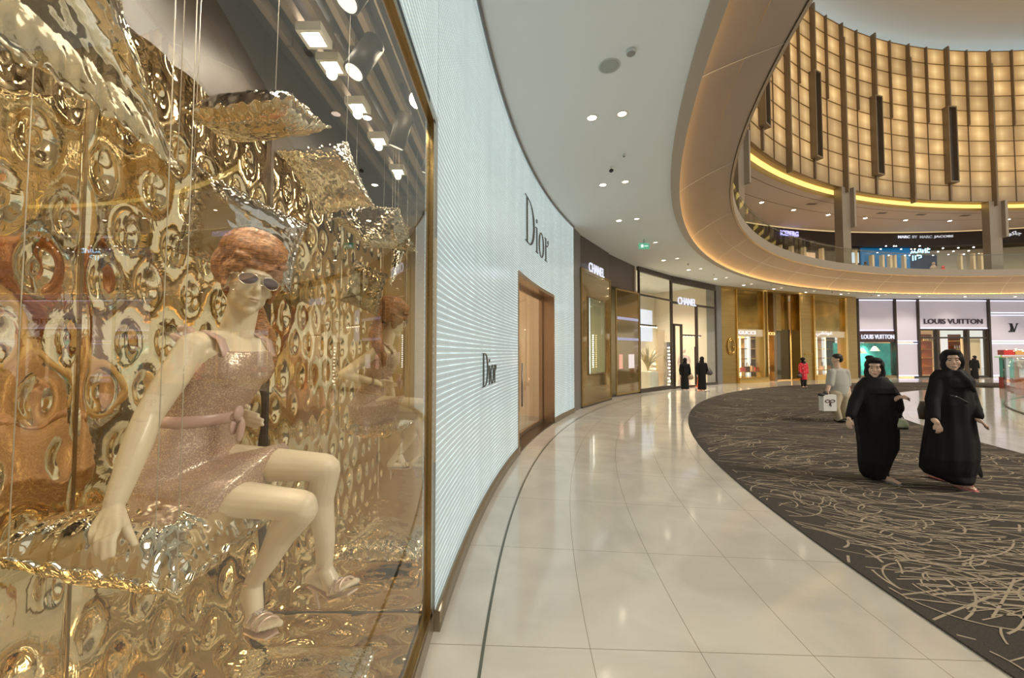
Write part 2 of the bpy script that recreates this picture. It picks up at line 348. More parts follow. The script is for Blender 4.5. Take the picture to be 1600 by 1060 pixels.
def fin(name, a, w, dep, z0, z1, mat=M['fascia'], r0=RA):
    mb = MB(); h = w/2/RA; q = [pol(a-h, r0), pol(a+h, r0), pol(a+h, r0-dep), pol(a-h, r0-dep)]
    mb.hexa([(p.x, p.y, z0) for p in q]+[(p.x, p.y, z1) for p in q]); return part(name, mb, mat, scr)
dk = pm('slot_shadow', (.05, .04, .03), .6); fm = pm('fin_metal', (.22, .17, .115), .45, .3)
for q in range(-3, 5):
    a = A0-PER*q; fin('tall_fin', a, .10, .26, ZS0-.30, ZS1-H*.95, fm)
    fin('tall_fin', a, .06, .2, ZS1-H*.95, ZS1, fm)
    b_ = a-PER/2; fin('upper_fin', b_, .10, .24, ZS1-H*4, ZS1+.1, fm)
    for s_ in (-1, 1): fin('slot_cheek', b_+s_*.27/RA, .07, .32, ZS0+H*1.2, ZS1-H*4, fm)
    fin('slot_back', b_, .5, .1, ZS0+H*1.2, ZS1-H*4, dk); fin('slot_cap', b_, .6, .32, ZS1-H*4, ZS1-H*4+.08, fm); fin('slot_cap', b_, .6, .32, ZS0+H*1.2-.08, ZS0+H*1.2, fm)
    fin('lower_fin', b_, .12, .12, ZS0, ZS0+H*1.2, fm)
    for c_ in (a-PER/4, a-PER*.75):
        fin('slim_fin', c_, .06, .14, ZS1-H*5, ZS1+.02, fm); fin('slim_fin', c_, .03, .05, ZS0, ZS1-H*5, fm)
# dome ceiling over the void
mb = MB(); revolve(mb, [(*CA, RA+.5, ZS1+.0), (*CA, RA+.5, ZS1+.7), (*CA, RA-.6, ZS1+1.05), (*CA, RA-1.6, ZS1+1.2), (*CA, RA-3, ZS1+1.3), (*CA, RA-5, ZS1+1.45), (*CA, RA-5.02, ZS1+1.2), (*CA, RA-7, ZS1+1.3), (*CA, .5, ZS1+1.6)], n=160)
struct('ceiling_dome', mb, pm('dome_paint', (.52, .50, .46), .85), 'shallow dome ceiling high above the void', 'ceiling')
mb = MB(); revolve(mb, [(*CA, RA+.4, ZS1+.05), (*CA, RA+.15, ZS1+.05)], n=160); struct('trim_3', mb, emis('cove_blue', (.45, .8, 1), 3), 'cool lit cove line above the screen', 'cove')
# ---------------------------------------------------------------- columns of the upper storey
for a in (A0+PER, A0-PER, A0-3*PER, A0+3*PER):
    r = pol(a, RA+.1); o = thing('wall_column', {0: 'square champagne column standing at the left edge of the upper gallery', 1: 'square champagne column in the middle of the upper gallery, below the screen', 2: 'square champagne column at the far right of the upper gallery', 3: 'square champagne column behind the near curve of the gallery'}[[A0+PER, A0-PER, A0-3*PER, A0+3*PER].index(a)], 'column', (r.x, r.y, 6.3)); o['kind'] = 'structure'
    t = Vector((-math.sin(a), math.cos(a), 0)); n_ = Vector((math.cos(a), math.sin(a), 0))
    def pb(c, ht, hn, z0, z1):
        m_ = MB(); q = [c-t*ht-n_*hn, c+t*ht-n_*hn, c+t*ht+n_*hn, c-t*ht+n_*hn]; m_.hexa([(p.x, p.y, z0) for p in q]+[(p.x, p.y, z1) for p in q]); return m_
    part('shaft', pb(r, .36, .2, 6.3, 10.82), M['champ'], o); part('side_fin', pb(r-t*.44-n_*.1, .08, .3, 8.6, 10.82), M['fascia'], o)
# ---------------------------------------------------------------- upper gallery balustrade
root = thing('glass_balustrade', 'curved frameless glass balustrade along the edge of the upper gallery', 'balustrade', (CU[0], CU[1], 6.3))
mb = MB(); revolve(mb, [(*CU, RU+.04, 6.42), (*CU, RU+.04, 7.35), (*CU, RU+.055, 7.35), (*CU, RU+.055, 6.42)], math.radians(60), math.radians(170), 60, smooth=False); part('glass_panel', mb, M['glass'], root)
mb = MB(); P = [(CU[0]+(RU+.1)*math.cos(math.radians(60+110*i/100)), CU[1]+(RU+.1)*math.sin(math.radians(60+110*i/100)), 7.3) for i in range(101)]; mb.tube(P, .02, 6); part('handrail', mb, M['greymetal'], root)
# ---------------------------------------------------------------- luminous wall of the first shop
def wang(px):   # angle about CW where the picture column meets the wall
    r = ray(px, 551); d = Vector((r.x, r.y)).normalized(); c = Vector(CW); b = -d.dot(c); q = c.dot(c)-RW*RW; s_ = -b-math.sqrt(b*b-q) if False else None
    disc = math.sqrt(b*b-q); t = -b+disc; return math.atan2(d.y*t-c.y, d.x*t-c.x)
def wpt(a, z=0, off=0): return Vector((CW[0]+(RW-off)*math.cos(a), CW[1]+(RW-off)*math.sin(a), z))
YW = 2.31; aS = math.pi-math.asin((YW-CW[1])/RW); aE = wang(897); aD0 = wang(810.5); aD1 = wang(865); ZD = 2.90
def ledmat():
    m, nt, b = nodes('luminous_wall'); tc = nt.nodes.new('ShaderNodeUVMap'); sx = nt.nodes.new('ShaderNodeSeparateXYZ'); nt.links.new(tc.outputs[0], sx.inputs[0])
    P = .021; u = mathn(nt, 'DIVIDE', sx.outputs[0], P*1.3); v = mathn(nt, 'DIVIDE', sx.outputs[1], P)
    fu = mathn(nt, 'SUBTRACT', mathn(nt, 'FRACT', u), .5); fv = mathn(nt, 'SUBTRACT', mathn(nt, 'FRACT', v), .5)
    d = mathn(nt, 'SQRT', mathn(nt, 'ADD', mathn(nt, 'MULTIPLY', fu, fu), mathn(nt, 'MULTIPLY', fv, fv)))
    dot = mathn(nt, 'LESS_THAN', d, .23); ln = mathn(nt, 'GREATER_THAN', mathn(nt, 'ABSOLUTE', mathn(nt, 'SUBTRACT', mathn(nt, 'FRACT', mathn(nt, 'MULTIPLY', v, .5)), .5)), .40)
    n = nt.nodes.new('ShaderNodeTexNoise'); n.inputs['Scale'].default_value = 1; n.inputs['Detail'].default_value = 3
    mp = nt.nodes.new('ShaderNodeMapping'); mp.inputs['Scale'].default_value = (2.6, .25, 1); nt.links.new(tc.outputs[0], mp.inputs[0]); nt.links.new(mp.outputs[0], n.inputs['Vector'])
    n2 = nt.nodes.new('ShaderNodeTexNoise'); n2.inputs['Scale'].default_value = 1; n2.inputs['Detail'].default_value = 2
    mp2 = nt.nodes.new('ShaderNodeMapping'); mp2.inputs['Scale'].default_value = (5, 14, 1); nt.links.new(tc.outputs[0], mp2.inputs[0]); nt.links.new(mp2.outputs[0], n2.inputs['Vector'])
    amp = mathn(nt, 'MULTIPLY', mathn(nt, 'POWER', n.outputs[0], 1.6), mathn(nt, 'MULTIPLY', n2.outputs[0], 1.8))
    st = mathn(nt, 'ADD', mathn(nt, 'ADD', .33, mathn(nt, 'MULTIPLY', ln, mathn(nt, 'ADD', .10, amp))), mathn(nt, 'MULTIPLY', dot, .07))
    st = mathn(nt, 'MULTIPLY', st, LEDS)
    mx = nt.nodes.new('ShaderNodeMix'); mx.data_type = 'RGBA'; nt.links.new(dot, mx.inputs[0]); mx.inputs[6].default_value = (.80, 1.0, 1.03, 1); mx.inputs[7].default_value = (1.05, 1.05, .88, 1)
    nt.links.new(mx.outputs[2], b.inputs['Emission Color']); nt.links.new(st, b.inputs['Emission Strength'])
    b.inputs['Base Color'].default_value = (.14, .16, .15, 1); b.inputs['Roughness'].default_value = .12; return m
LEDS = .95; LM = ledmat()
wall = thing('wall_left', 'tall luminous pale aqua wall curving away, woven with dots and lines of light', 'wall', (-.45, 2.3, 0)); wall['kind'] = 'structure'
def ledpart(name, a0, a1, z0, z1, n):
    mb = MB(); A = [wpt(a0+(a1-a0)*i/n) for i in range(n+1)]
    mb.add([(p.x, p.y, z0) for p in A]+[(p.x, p.y, z1) for p in A], [(i, i+1, n+2+i, n+1+i) for i in range(n)], 0, True)
    o = part(name, mb, LM, wall); uv = o.data.uv_layers.new(name='UVMap')
    for f in o.data.polygons:
        for li in f.loop_indices:
            w = o.matrix_world @ Vector((0, 0, 0)); v = o.data.vertices[o.data.loops[li].vertex_index].co+Vector((-.45, 2.3, 0)); uv.data[li].uv = (RW*(math.pi-math.atan2(v.y-CW[1], v.x-CW[0])), v.z)
ledpart('light_panel', aS, aD0, .12, 5.03, 40); ledpart('light_panel', aD0, aD1, ZD, 5.03, 20); ledpart('light_panel', aD1, aE, .12, 5.03, 12)
mb = MB(); mb.add([(-.445, -6, 2.99), (-.445, YW, 2.99), (-.445, YW, 5.03), (-.445, -6, 5.03)], [(0, 1, 2, 3)]); o = part('light_panel', mb, LM, wall); uv = o.data.uv_layers.new(name='UVMap')
for li, q in enumerate(((-8, 2.99), (.84, 2.99), (.84, 5.03), (-8, 5.03))): uv.data[li].uv = q
for a0, a1 in ((aS, aD0), (aD1, aE)):
    mb = MB(); n = 24; P = [(wpt(a0+(a1-a0)*i/n, 0, -.01), wpt(a0+(a1-a0)*i/n, 0, .03)) for i in range(n+1)]
    mb.rings([[(p.x, p.y, 0), (q.x, q.y, 0), (q.x, q.y, .115), (p.x, p.y, .125)] for p, q in P]); part('base_rail', mb, pm('base_rail', (.30, .25, .18), .3, .7), wall)
n = 60; mb = MB(); mb.tube([wpt(aS+(aE-aS)*i/n, 5.01, .015) for i in range(n+1)], .022, 6, 0); part('top_rail', mb, M['greymetal'], wall)
# door portal in the luminous wall
dr = thing('door_1', 'tall glazed shop door with bronze reveal cut into the luminous wall', 'door', wpt((aD0+aD1)/2)); dr['kind'] = 'structure'
bz = pm('rose_bronze', (.46, .33, .22), .22, .8); warm = pm('glowing_shop_paint', (.72, .56, .40), .6, emit=(1, .7, .42), es=.10)  # room walls get a faint warm glow mixed into their paint
def radbox(a0, a1, r0, r1, z0, z1, mb=None, n=1):
    mb = mb or MB()
    for i in range(n):
        b0 = a0+(a1-a0)*i/n; b1 = a0+(a1-a0)*(i+1)/n; q = [wpt(b0, 0, r0), wpt(b1, 0, r0), wpt(b1, 0, r1), wpt(b0, 0, r1)]
        mb.hexa([(p.x, p.y, z0) for p in q]+[(p.x, p.y, z1) for p in q])
    return mb
w1 = .06/RW
part('frame', radbox(aD1, aD1-w1, .01, -.35, 0, ZD, radbox(aD0, aD0+w1, .01, -.35, 0, ZD, radbox(aD0, aD1, .01, -.35, ZD-.05, ZD+.02, n=8))), bz, dr)
part('threshold', radbox(aD0, aD1, .01, -.4, 0, .02, n=8), pm('threshold_metal', (.12, .1, .08), .3, .8), dr)
for t0, t1 in ((.02, .30), (.34, .98)):
    b0 = aD0+(aD1-aD0)*t0; b1 = aD0+(aD1-aD0)*t1
    o = part('leaf', radbox(b0, b1, -.26, -.28, .05, ZD-.06, n=3), M['glass'], dr)
    fr = radbox(b0, b0-.03/RW, -.25, -.29, .02, ZD-.05); radbox(b1, b1+.03/RW, -.25, -.29, .02, ZD-.05, fr); radbox(b0, b1, -.25, -.29, ZD-.12, ZD-.05, fr, 3); radbox(b0, b1, -.25, -.29, .02, .09, fr, 3)
    part('leaf_frame', fr, bz, o)
hp = wpt(aD0+(aD1-aD0)*.36, 1.0, -.24); mb = MB(); mb.tube([hp+Vector((.05, 0, -.4)), hp+Vector((.05, 0, .4))], .015, 8); part('pull_handle', mb, M['greymetal'], dr)
# room behind the door
mb = MB(); fl = MB()
a_, b_ = wpt(aD0+.03, 0, -.36), wpt(aD1-.03, 0, -.36); c_, d_ = wpt(aD1-.05, 0, -3.2), wpt(aD0+.05, 0, -3.2)
for p, q in ((b_, c_), (c_, d_), (d_, a_)): mb.add([(p.x, p.y, 0), (q.x, q.y, 0), (q.x, q.y, 3.3), (p.x, p.y, 3.3)], [(0, 1, 2, 3)])
mb.add([(p.x, p.y, 3.3) for p in (a_, b_, c_, d_)], [(0, 1, 2, 3)])
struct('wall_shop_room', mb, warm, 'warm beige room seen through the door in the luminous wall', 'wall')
lamp('shop_room_light', 'POINT', (a_+b_+c_+d_)/4+Vector((0, 0, 2.6)), 40, (1, .78, .55), size=.3)
# shelving unit inside
mb = MB(); cc = (c_+d_)/2+Vector((.35, -.2, 0)); r_ = thing('display_shelf', 'rosy wooden display shelf inside the shop behind the glazed door', 'shelf', cc)
mb.box(cc+Vector((-.2, -.7, 0)), cc+Vector((0, .7, .45))); part('plinth', mb, pm('rose_wood', (.42, .2, .12), .4), r_)
for k in range(4):
    mb = MB(); mb.box(cc+Vector((-.2, -.7, .7+k*.4)), cc+Vector((.05, .7, .73+k*.4))); part('shelf_board', mb, bz, r_)
mb = MB(); mb.box(cc+Vector((-.22, -.75, 0)), cc+Vector((-.2, .75, 2.3))); part('back_panel', mb, pm('shelf_back', (.6, .42, .28), .3, .4), r_)
# ---------------------------------------------------------------- serif letters on the luminous wall
def serif(ch, n=20):   # unit cap height; returns list of polygons (quads strips) and advance
    q = []
    def strip(o, i, m): 
        for k in range(m): q.append([o[k], o[k+1], i[k+1], i[k]])
    def rect(x0, y0, x1, y1): q.append([(x0, y0), (x1, y0), (x1, y1), (x0, y1)])
    if ch == 'D':
        rect(.10, 0, .20, 1); rect(0, 0, .3, .02); rect(0, .98, .3, 1)
        o = [(.28+.50*math.sin(math.pi*k/n)**.9, .5-.5*math.cos(math.pi*k/n)) for k in range(n+1)]; i = [(.28+.37*math.sin(math.pi*k/n)**.9, .5-.475*math.cos(math.pi*k/n)) for k in range(n+1)]
        strip(o, i, n); return q, .86
    if ch == 'i':
        rect(.06, 0, .14, .6); rect(0, 0, .2, .02); rect(.0, .57, .12, .6); o = [(.10+.05*math.cos(2*math.pi*k/12), .76+.05*math.sin(2*math.pi*k/12)) for k in range(12)]; q.append(o); return q, .26
    if ch == 'o':
        m = 32; o = [(.23+.23*math.cos(2*math.pi*k/m), .3+.315*math.sin(2*math.pi*k/m)) for k in range(m+1)]; i = [(.23+.135*math.cos(2*math.pi*k/m), .3+.285*math.sin(2*math.pi*k/m)) for k in range(m+1)]; strip(o, i, m); return q, .52
    rect(.06, 0, .14, .6); rect(0, 0, .22, .02); rect(0, .57, .12, .6)
    o = [(.12+.2*math.sin(math.pi*.55*k/10), .42+.18*(1-math.cos(math.pi*.5*k/10))) for k in range(11)]; i = [(p[0]+.01, p[1]-.035) for p in o]; strip(o, i, 10)
    q.append([(.29+.045*math.cos(2*math.pi*k/12), .55+.045*math.sin(2*math.pi*k/12)) for k in range(12)]); return q, .36
def wallword(name, label, text, px0, px1, pyb, pyt, mat):
    a0, a1 = wang(px0), wang(px1); p0 = wpt(a0); zb = at(px0, pyb, p0.y).z; zt = at(px0, pyt, p0.y).z
    adv = sum(serif(c)[1] for c in text); W = RW*(a0-a1); sc = W/adv; hh = zt-zb
    root = thing(name, label, 'sign', wpt((a0+a1)/2, zb)); x = 0
    for c in text:
        qs, ad = serif(c); mb = MB()
        for poly in qs:
            def T(p, d): a = a0-(x+p[0])*sc/RW; return wpt(a, zb+p[1]*hh, d)
            m = len(poly); mb.add([T(p, .018) for p in poly]+[T(p, .008) for p in poly], [list(range(m)), list(range(m, 2*m))[::-1]]+[(k, (k+1) % m, m+(k+1) % m, m+k) for k in range(m)])
        part('letter', mb, mat, root); x += ad
    return root
lm = pm('letter_metal', (.10, .10, .085), .35, .6)
wallword('wall_sign', 'large dark serif letters high on the luminous wall above the glazed door', 'Dior', 820, 857, 375, 302, lm)
wallword('wall_sign', 'small dark serif letters at eye height on the luminous wall, left of the door', 'Dior', 752, 774, 606, 552, lm)
# ---------------------------------------------------------------- facade helper
class Fac:
    def __init__(s, A, B):
        s.A = Vector((A[0], A[1])); s.B = Vector((B[0], B[1])); s.U = (s.B-s.A).normalized(); s.N = Vector((s.U.y, -s.U.x)); s.L = (s.B-s.A).length
    def pt(s, u, z, d=0): p = s.A+s.U*u+s.N*d; return Vector((p.x, p.y, z))
    def uv(s, px, py, d=0):
        r = ray(px, py); o = s.A+s.N*d; t = o.dot(s.N)/(Vector((r.x, r.y)).dot(s.N)); p = Vector((r.x, r.y))*t; return (p-o).dot(s.U), EYE+r.z*t
    def u(s, px, d=0): return s.uv(px, 551, d)[0]
    def box(s, u0, u1, z0, z1, d0, d1, mb=None, mi=0):
        mb = mb or MB(); mb.hexa([s.pt(u0, z0, d1), s.pt(u1, z0, d1), s.pt(u1, z0, d0), s.pt(u0, z0, d0), s.pt(u0, z1, d1), s.pt(u1, z1, d1), s.pt(u1, z1, d0), s.pt(u0, z1, d0)], mi); return mb
    def frame(s, u0, u1, z0, z1, w, d0, d1, mb=None):
        mb = mb or MB(); s.box(u0, u0+w, z0, z1, d0, d1, mb); s.box(u1-w, u1, z0, z1, d0, d1, mb); s.box(u0+w, u1-w, z0, z0+w, d0, d1, mb); s.box(u0+w, u1-w, z1-w, z1, d0, d1, mb); return mb
def G(px, py): v = onz(px, py); return (v.x, v.y)
def textmesh(body, bold=0, rev=False):
    cu = bpy.data.curves.new('t', 'FONT'); cu.body = body; cu.size = 1; cu.extrude = .02; cu.offset = bold; cu.resolution_u = 3
    o = bpy.data.objects.new('t', cu); COL.objects.link(o); me = bpy.data.meshes.new_from_object(o.evaluated_get(bpy.context.evaluated_depsgraph_get()))
    bpy.data.objects.remove(o); me.materials.clear(); return me
def facetext(fc, body, u0, u1, z0, z1, d, mat, parent=None, name='lettering', bold=.015, dep=.04, label=None, cat=None):
    me = textmesh(body, bold); xs = [v.co.x for v in me.vertices]; ys = [v.co.y for v in me.vertices]; zs = [v.co.z for v in me.vertices]
    x0, x1, y0, y1 = min(xs), max(xs), min(ys), max(ys); zz = max(max(zs), .001)
    for v in me.vertices:
        c = v.co; p = fc.pt(u0+(c.x-x0)/(x1-x0)*(u1-u0), z0+(c.y-y0)/(y1-y0)*(z1-z0), d+dep*(c.z/zz*.5+.5)); v.co = p
    if parent: return putw(name, me, mat, parent)
    c = fc.pt((u0+u1)/2, z0, d); me.transform(Matrix.Translation(-c)); o = put(name, me, mat, None, c); return tag(o, label, cat)
white_l = emis('sign_white', (.85, .87, 1), .85); gold_l = emis('sign_gold', (1, .6, .18), 1.3)
# ---------------------------------------------------------------- second shop: bronze panels
g0 = (wpt(aE).x, wpt(aE).y)
F0 = Fac(g0, G(909, 638.6)); F1 = Fac(G(909, 638.6), G(955, 624.5)); F2 = Fac(G(963, 620.5), G(1000, 614.6))
H1 = Fac(G(897, 644), G(951, 625.8)); H2 = Fac(G(951, 625.8), G(1000, 614.6))
F3 = Fac(G(1000, 614.6), G(1051, 607.5)); F4 = Fac(G(1051, 607.5), G(1121, 600.6)); F5 = Fac(G(1120.5, 600.6), G(1129, 600))
F6 = Fac(G(1128.5, 600), G(1340, 591.6)); F7 = Fac(G(1341, 590.6), G(1640, 590))
ZT = 4.84
shop = thing('shopfront', 'shopfront clad in tall bronze glass boxes with a dark brown header above', 'shopfront', F1.pt(0, 0))
part('pilaster', F0.box(0, F0.L+.02, 0, 5.03, -.5, -.02), M['greymetal'], shop)
part('header', F1.box(-.25, F1.L, F1.uv(909, 418)[1], 5.03, -.6, -.04), M['brown'], shop)
part('header', H2.box(0, H2.L, 3.95, 5.03, -.7, -.12), M['brown'], shop)
zt = F1.uv(909, 418)[1]; wu0, wu1 = F1.u(918.5), F1.u(945); wz0 = F1.uv(918.5, 587)[1]; wz1 = F1.uv(918.5, 463)[1]
mb = MB(); F1.box(0, wu0, .04, zt, -.6, 0, mb); F1.box(wu1, F1.L, .04, zt, -.6, 0, mb); F1.box(wu0, wu1, .04, wz0, -.6, 0, mb); F1.box(wu0, wu1, wz1, zt, -.6, 0, mb)
part('bronze_box', mb, M['bronzeglass'], shop)
part('box_edge', F1.frame(0, F1.L, .04, zt, .05, 0, .02), M['brushed'], shop); part('window_frame', F1.frame(wu0, wu1, wz0, wz1, .04, 0, .03), M['bronzemetal'], shop)
part('window_back', F1.box(wu0, wu1, wz0, wz1, -.55, -.5), pm('pale_lit_board', (.7, .75, .72), .5, emit=(.8, .95, 1), es=.8), shop)
part('window_pane', F1.box(wu0+.04, wu1-.04, wz0+.04, wz1-.04, .0, .01), M['glass'], shop)
mb = MB()
em_ = emis('bulbs', (1, .97, .9), 7)
for k in range(16): mb = MB(); c = F1.pt(wu1-.14, wz0+.2+k*.07, -.35); mb.ell(c, (.022, .022, .022), n=8); part('bulb', mb, em_, shop)
z2 = F2.uv(966, 451)[1]; mb = MB(); F2.box(0, F2.L, .05, z2, -.5, 0, mb); part('bronze_box', mb, M['bronzeglass'], shop)
part('box_edge', F2.frame(0, F2.L, .05, z2, .06, 0, .02), M['brushed'], shop)
part('bronze_return', H2.box(-.05, .45, .05, F1.uv(951, 440)[1], -.7, -.35), M['brushed'], shop)
for py in (498, 530):
    z = F2.uv(975, py)[1]; part('light_band', F2.box(.1, F2.L-.1, z-.05, z+.05, 0, .012), emis('pale_band', (.62, .6, .9), .45), shop)
for p0, p1, col in ((967, 972.5, (1, .45, .3)), (982, 990.5, (1, .85, .8))):
    part('lit_niche', F2.box(F2.u(p0), F2.u(p1), F2.uv(980, 576)[1], F2.uv(980, 554)[1], 0, .015), emis('niche', col, .7), shop)
part('plinth', F1.box(0, F1.L, 0, .05, -.6, .03), M['darkmetal'], shop); part('plinth', F2.box(-.5, F2.L, 0, .06, -.5, -.06), M['darkmetal'], shop)
facetext(F1, 'CHANEL', F1.u(918), F1.u(942), F1.uv(930, 430)[1], F1.uv(930, 417)[1]+.02, 0.05, white_l, name='shop_sign', bold=0, dep=.03, label='small white glowing letters over the bronze box beside the aqua wall', cat='sign')
# ---------------------------------------------------------------- glass shop
shop = thing('shopfront', 'tall glass shopfront with thin dark frames and white festive display', 'shopfront', F4.pt(0, 0))
fr = MB(); gl = MB(); zt3 = F3.uv(1001, 423)[1]; ztr3 = F3.uv(1001, 460.5)[1]
ZTT = min(4.95, zt3)
F3.frame(0, F3.L, .0, ZTT, .06, -.06, .02, fr); F3.box(0, F3.L, ztr3-.04, ztr3+.03, -.05, .02, fr); F3.box(0, F3.L, 0, .16, -.1, .04, fr)
part('frame', fr, M['darkmetal'], shop)
fr = MB(); ztr4 = F4.uv(1119, 482)[1]; zt4 = F4.uv(1119, 453)[1]
F4.frame(0, F4.L, .0, zt4, .07, -.06, .02, fr); F4.box(0, F4.L, ztr4-.05, ztr4+.05, -.05, .03, fr); um = F4.u(1089); F4.box(um-.05, um+.05, 0, ztr4, -.06, .05, fr)
F4.box(um, F4.L, 0, .12, -.1, .04, fr); d0, d1 = F4.u(1053), F4.u(1066); F4.frame(d0, d1, 0, F4.uv(1066, 507)[1], .09, -.06, .03, fr)
F4.box(0, F4.L, zt4, 5.03, -.1, 0, fr); F3.box(0, F3.L, ZTT, 5.03, -.1, 0, fr)
part('frame', fr, M['darkmetal'], shop)
part('window_pane', F3.box(.06, F3.L-.06, .16, ztr3, -.02, -.01), M['glass'], shop); part('window_pane', F3.box(.06, F3.L-.06, ztr3, ZTT, -.02, -.01), M['glass'], shop)
part('window_pane', F4.box(.07, F4.L-.07, ztr4+.05, zt4-.07, -.02, -.01), M['glass'], shop); part('window_pane', F4.box(um, F4.L-.07, .12, ztr4, -.02, -.01), M['glass'], shop)
part('sign_rail', F4.box(F4.u(1057)-.02, F4.u(1087)+.02, ztr4-.02, ztr4+.0, .03, .05), M['darkmetal'], shop)
facetext(F4, 'CHANEL', F4.u(1058), F4.u(1086.5), F4.uv(1072, 477.5)[1], F4.uv(1072, 466.5)[1], .05, white_l, shop, bold=.012)
part('pilaster', F5.box(-.02, F5.L+.02, 0, 5.03, -.5, 0), M['greymetal'], shop)
cream = pm('cream_shop_wall', (.80, .72, .58), .6)
mb = MB(); F3.box(-.1, F3.L+.5, 0, 5.02, -3.3, -3.2, mb); F3.box(-.15, -.1, 0, 5.02, -3.3, -.1, mb); F4.box(.2, F4.L+.1, 0, 5.02, -3.6, -3.5, mb); F4.box(F4.L+.02, F4.L+.1, 0, 5.02, -3.5, -.1, mb)
struct('wall_shop_interior', mb, cream, 'cream back wall of the glass fronted shop', 'wall')
lamp('shop_light', 'AREA', F3.pt(F3.L/2, 4.6, -1.5), 110, (1, .84, .62), F3.pt(F3.L/2, 0, -1.5), 1.6); lamp('shop_light', 'AREA', F4.pt(F4.L/2, 4.6, -1.6), 150, (1, .84, .62), F4.pt(F4.L/2, 0, -1.8), 2)
# garland of lights, mirrored column with bulbs, ladder, folding screens
def bulbs(fc, pts, r, m, parent): 
    for u, z, d in pts: mb = MB(); mb.ell(fc.pt(u, z, d), (r, r, r), n=8); part('bulb', mb, m, parent)
bm_ = emis('bulbs_warm', (1, .86, .62), 6)
gr = thing('light_garland', 'row of small bulbs along a rail inside the glass shopfront', 'light', F3.pt(0, 3.0, -.6)); z = F3.uv(1002, 510, -.6)[1]
part('rail', F3.box(.1, F3.L-.2, z+.03, z+.1, -.65, -.6), M['darkmetal'], gr); bulbs(F3, [(.2+k*.2, z, -.6) for k in range(int(F3.L/.2)-1)], .035, bm_, gr)
gr = thing('light_garland', 'dark rail with bulbs over the small white tree behind the glass', 'light', F4.pt(2, 3.0, -.8)); u0, z = F4.uv(1067, 524, -.8); u1 = F4.u(1108, -.8)
part('rail', F4.box(u0, u1, z-.03, z+.04, -.85, -.8), M['darkmetal'], gr); bulbs(F4, [(u0+.15+k*(u1-u0)/9, z-.05, -.82) for k in range(9)], .022, bm_, gr)
def dotcol(name, label, fc, px0, px1, pyt, d, mats, n, cols=2):
    u0, u1 = fc.u(px0, d), fc.u(px1, d); z1 = fc.uv((px0+px1)/2, pyt, d)[1]; r_ = thing(name, label, 'column' if 'column' in name else 'ladder', fc.pt((u0+u1)/2, 0, d)); return r_, u0, u1, z1
r_, u0, u1, z1 = dotcol('mirrored_column', 'shiny mirrored column dotted with bulbs at the corner of the glass shopfront', F3, 1040, 1049, 535, -.5, 0, 0)
part('shaft', F3.box(u0, u1, 0, z1, -.6, -.45), pm('mirror_mosaic', (.45, .42, .38), .2, .9, var=.5, vscale=30), r_)
bulbs(F3, [(u0+.15+.3*rnd.random()*(u1-u0), .1+z1*.9*k/12, -.43) for k in range(12)]+[(u0+.2, .25, -.42), (u0+.35, .3, -.42), (u1, .2, -.42)], .04, bm_, r_)
r_, u0, u1, z1 = dotcol('lit_ladder', 'dark ladder of glowing bulbs standing by the shop doorway', F4, 1086.5, 1090.5, 542, -.4, 0, 0)
mb = MB(); F4.box(u0, u0+.03, 0, z1, -.45, -.4, mb); F4.box(u1-.03, u1, 0, z1, -.45, -.4, mb); part('rail', mb, M['black'], r_)
for k in range(int(z1/.16)): part('rung', F4.box(u0, u1, k*.16+.1, k*.16+.13, -.45, -.4), M['black'], r_)
bulbs(F4, [((u0+u1)/2, k*.16+.19, -.42) for k in range(int(z1/.16)-1)], .035, bm_, r_)
def tree(fc, px, pyt, pyb, hw, d, label):
    u, z1 = fc.uv(px, pyt, d); z0 = max(0.02, fc.uv(px, pyb, d)[1]); h = z1-z0; c = fc.pt(u, z0, d); r_ = thing('white_tree', label, 'tree', c)
    for k in range(6):
        mb = MB(); R = hw*(1-k/7.0); zb = z0+h*(.06+k*.15); rs = []; n = 24
        for t, q in ((1, 0), (.8, .35), (.35, .8), (.04, 1)): rs.append([Vector((c.x+R*t*(1+.08*math.sin(6*2*math.pi*j/n)*(t > .7))*math.cos(2*math.pi*j/n), c.y+R*t*math.sin(2*math.pi*j/n), zb+q*h*.2-.03*math.sin(3*2*math.pi*j/n)*(t == 1))) for j in range(n)])
        mb.rings(rs); part('tier', mb, pm('white_felt', (.85, .8, .7), .7), r_)
    mb = MB(); mb.lathe(c, [(.06, 0), (.05, h*.1)]); part('trunk', mb, M['darkmetal'], r_)
tree(F4, 1104, 537, 594, .55, -.9, 'white tiered paper tree behind the glass to the right of the doorway')
tree(F3, 1022, 548, 604, .4, -2.3, 'white tiered paper tree deeper inside the left window')
# plant in a square pot
u, z = F3.uv(1012, 566, -.8); c = F3.pt(u, 0, -.8); r_ = thing('potted_plant', 'pale spiky plant in a white square pot inside the left window', 'plant', c)
mb = MB(); F3.box(u-.38, u+.38, 0, .75, -1.1, -.5, mb); part('pot', mb, pm('white_pot', (.8, .76, .68), .4), r_)
mb = MB()
for k in range(26):
    a = rnd.uniform(0, 6.28); t = rnd.uniform(.2, .8); L = rnd.uniform(.6, 1.1); b0 = c+Vector((0, 0, .75)); P = [b0+Vector((math.cos(a)*t*L*q*q, math.sin(a)*t*L*q*q, L*q*(1.3-t*q*.5))) for q in (0, .35, .7, 1)]
    mb.tube(P, [.012, .045, .04, .004], 5)
part('leaves', mb, pm('pale_leaf', (.5, .42, .26), .5), r_)
r_ = thing('display_board', 'tall beige folded board standing in the left window', 'board', F3.pt(F3.u(1031, -1.2), 0, -1.2)); zt_ = F3.uv(1031, 515, -1.2)[1]
part('board', F3.box(F3.u(1028, -1.2), F3.u(1039, -1.2), 0, zt_, -1.3, -1.2), pm('beige_board', (.62, .47, .3), .5), r_)
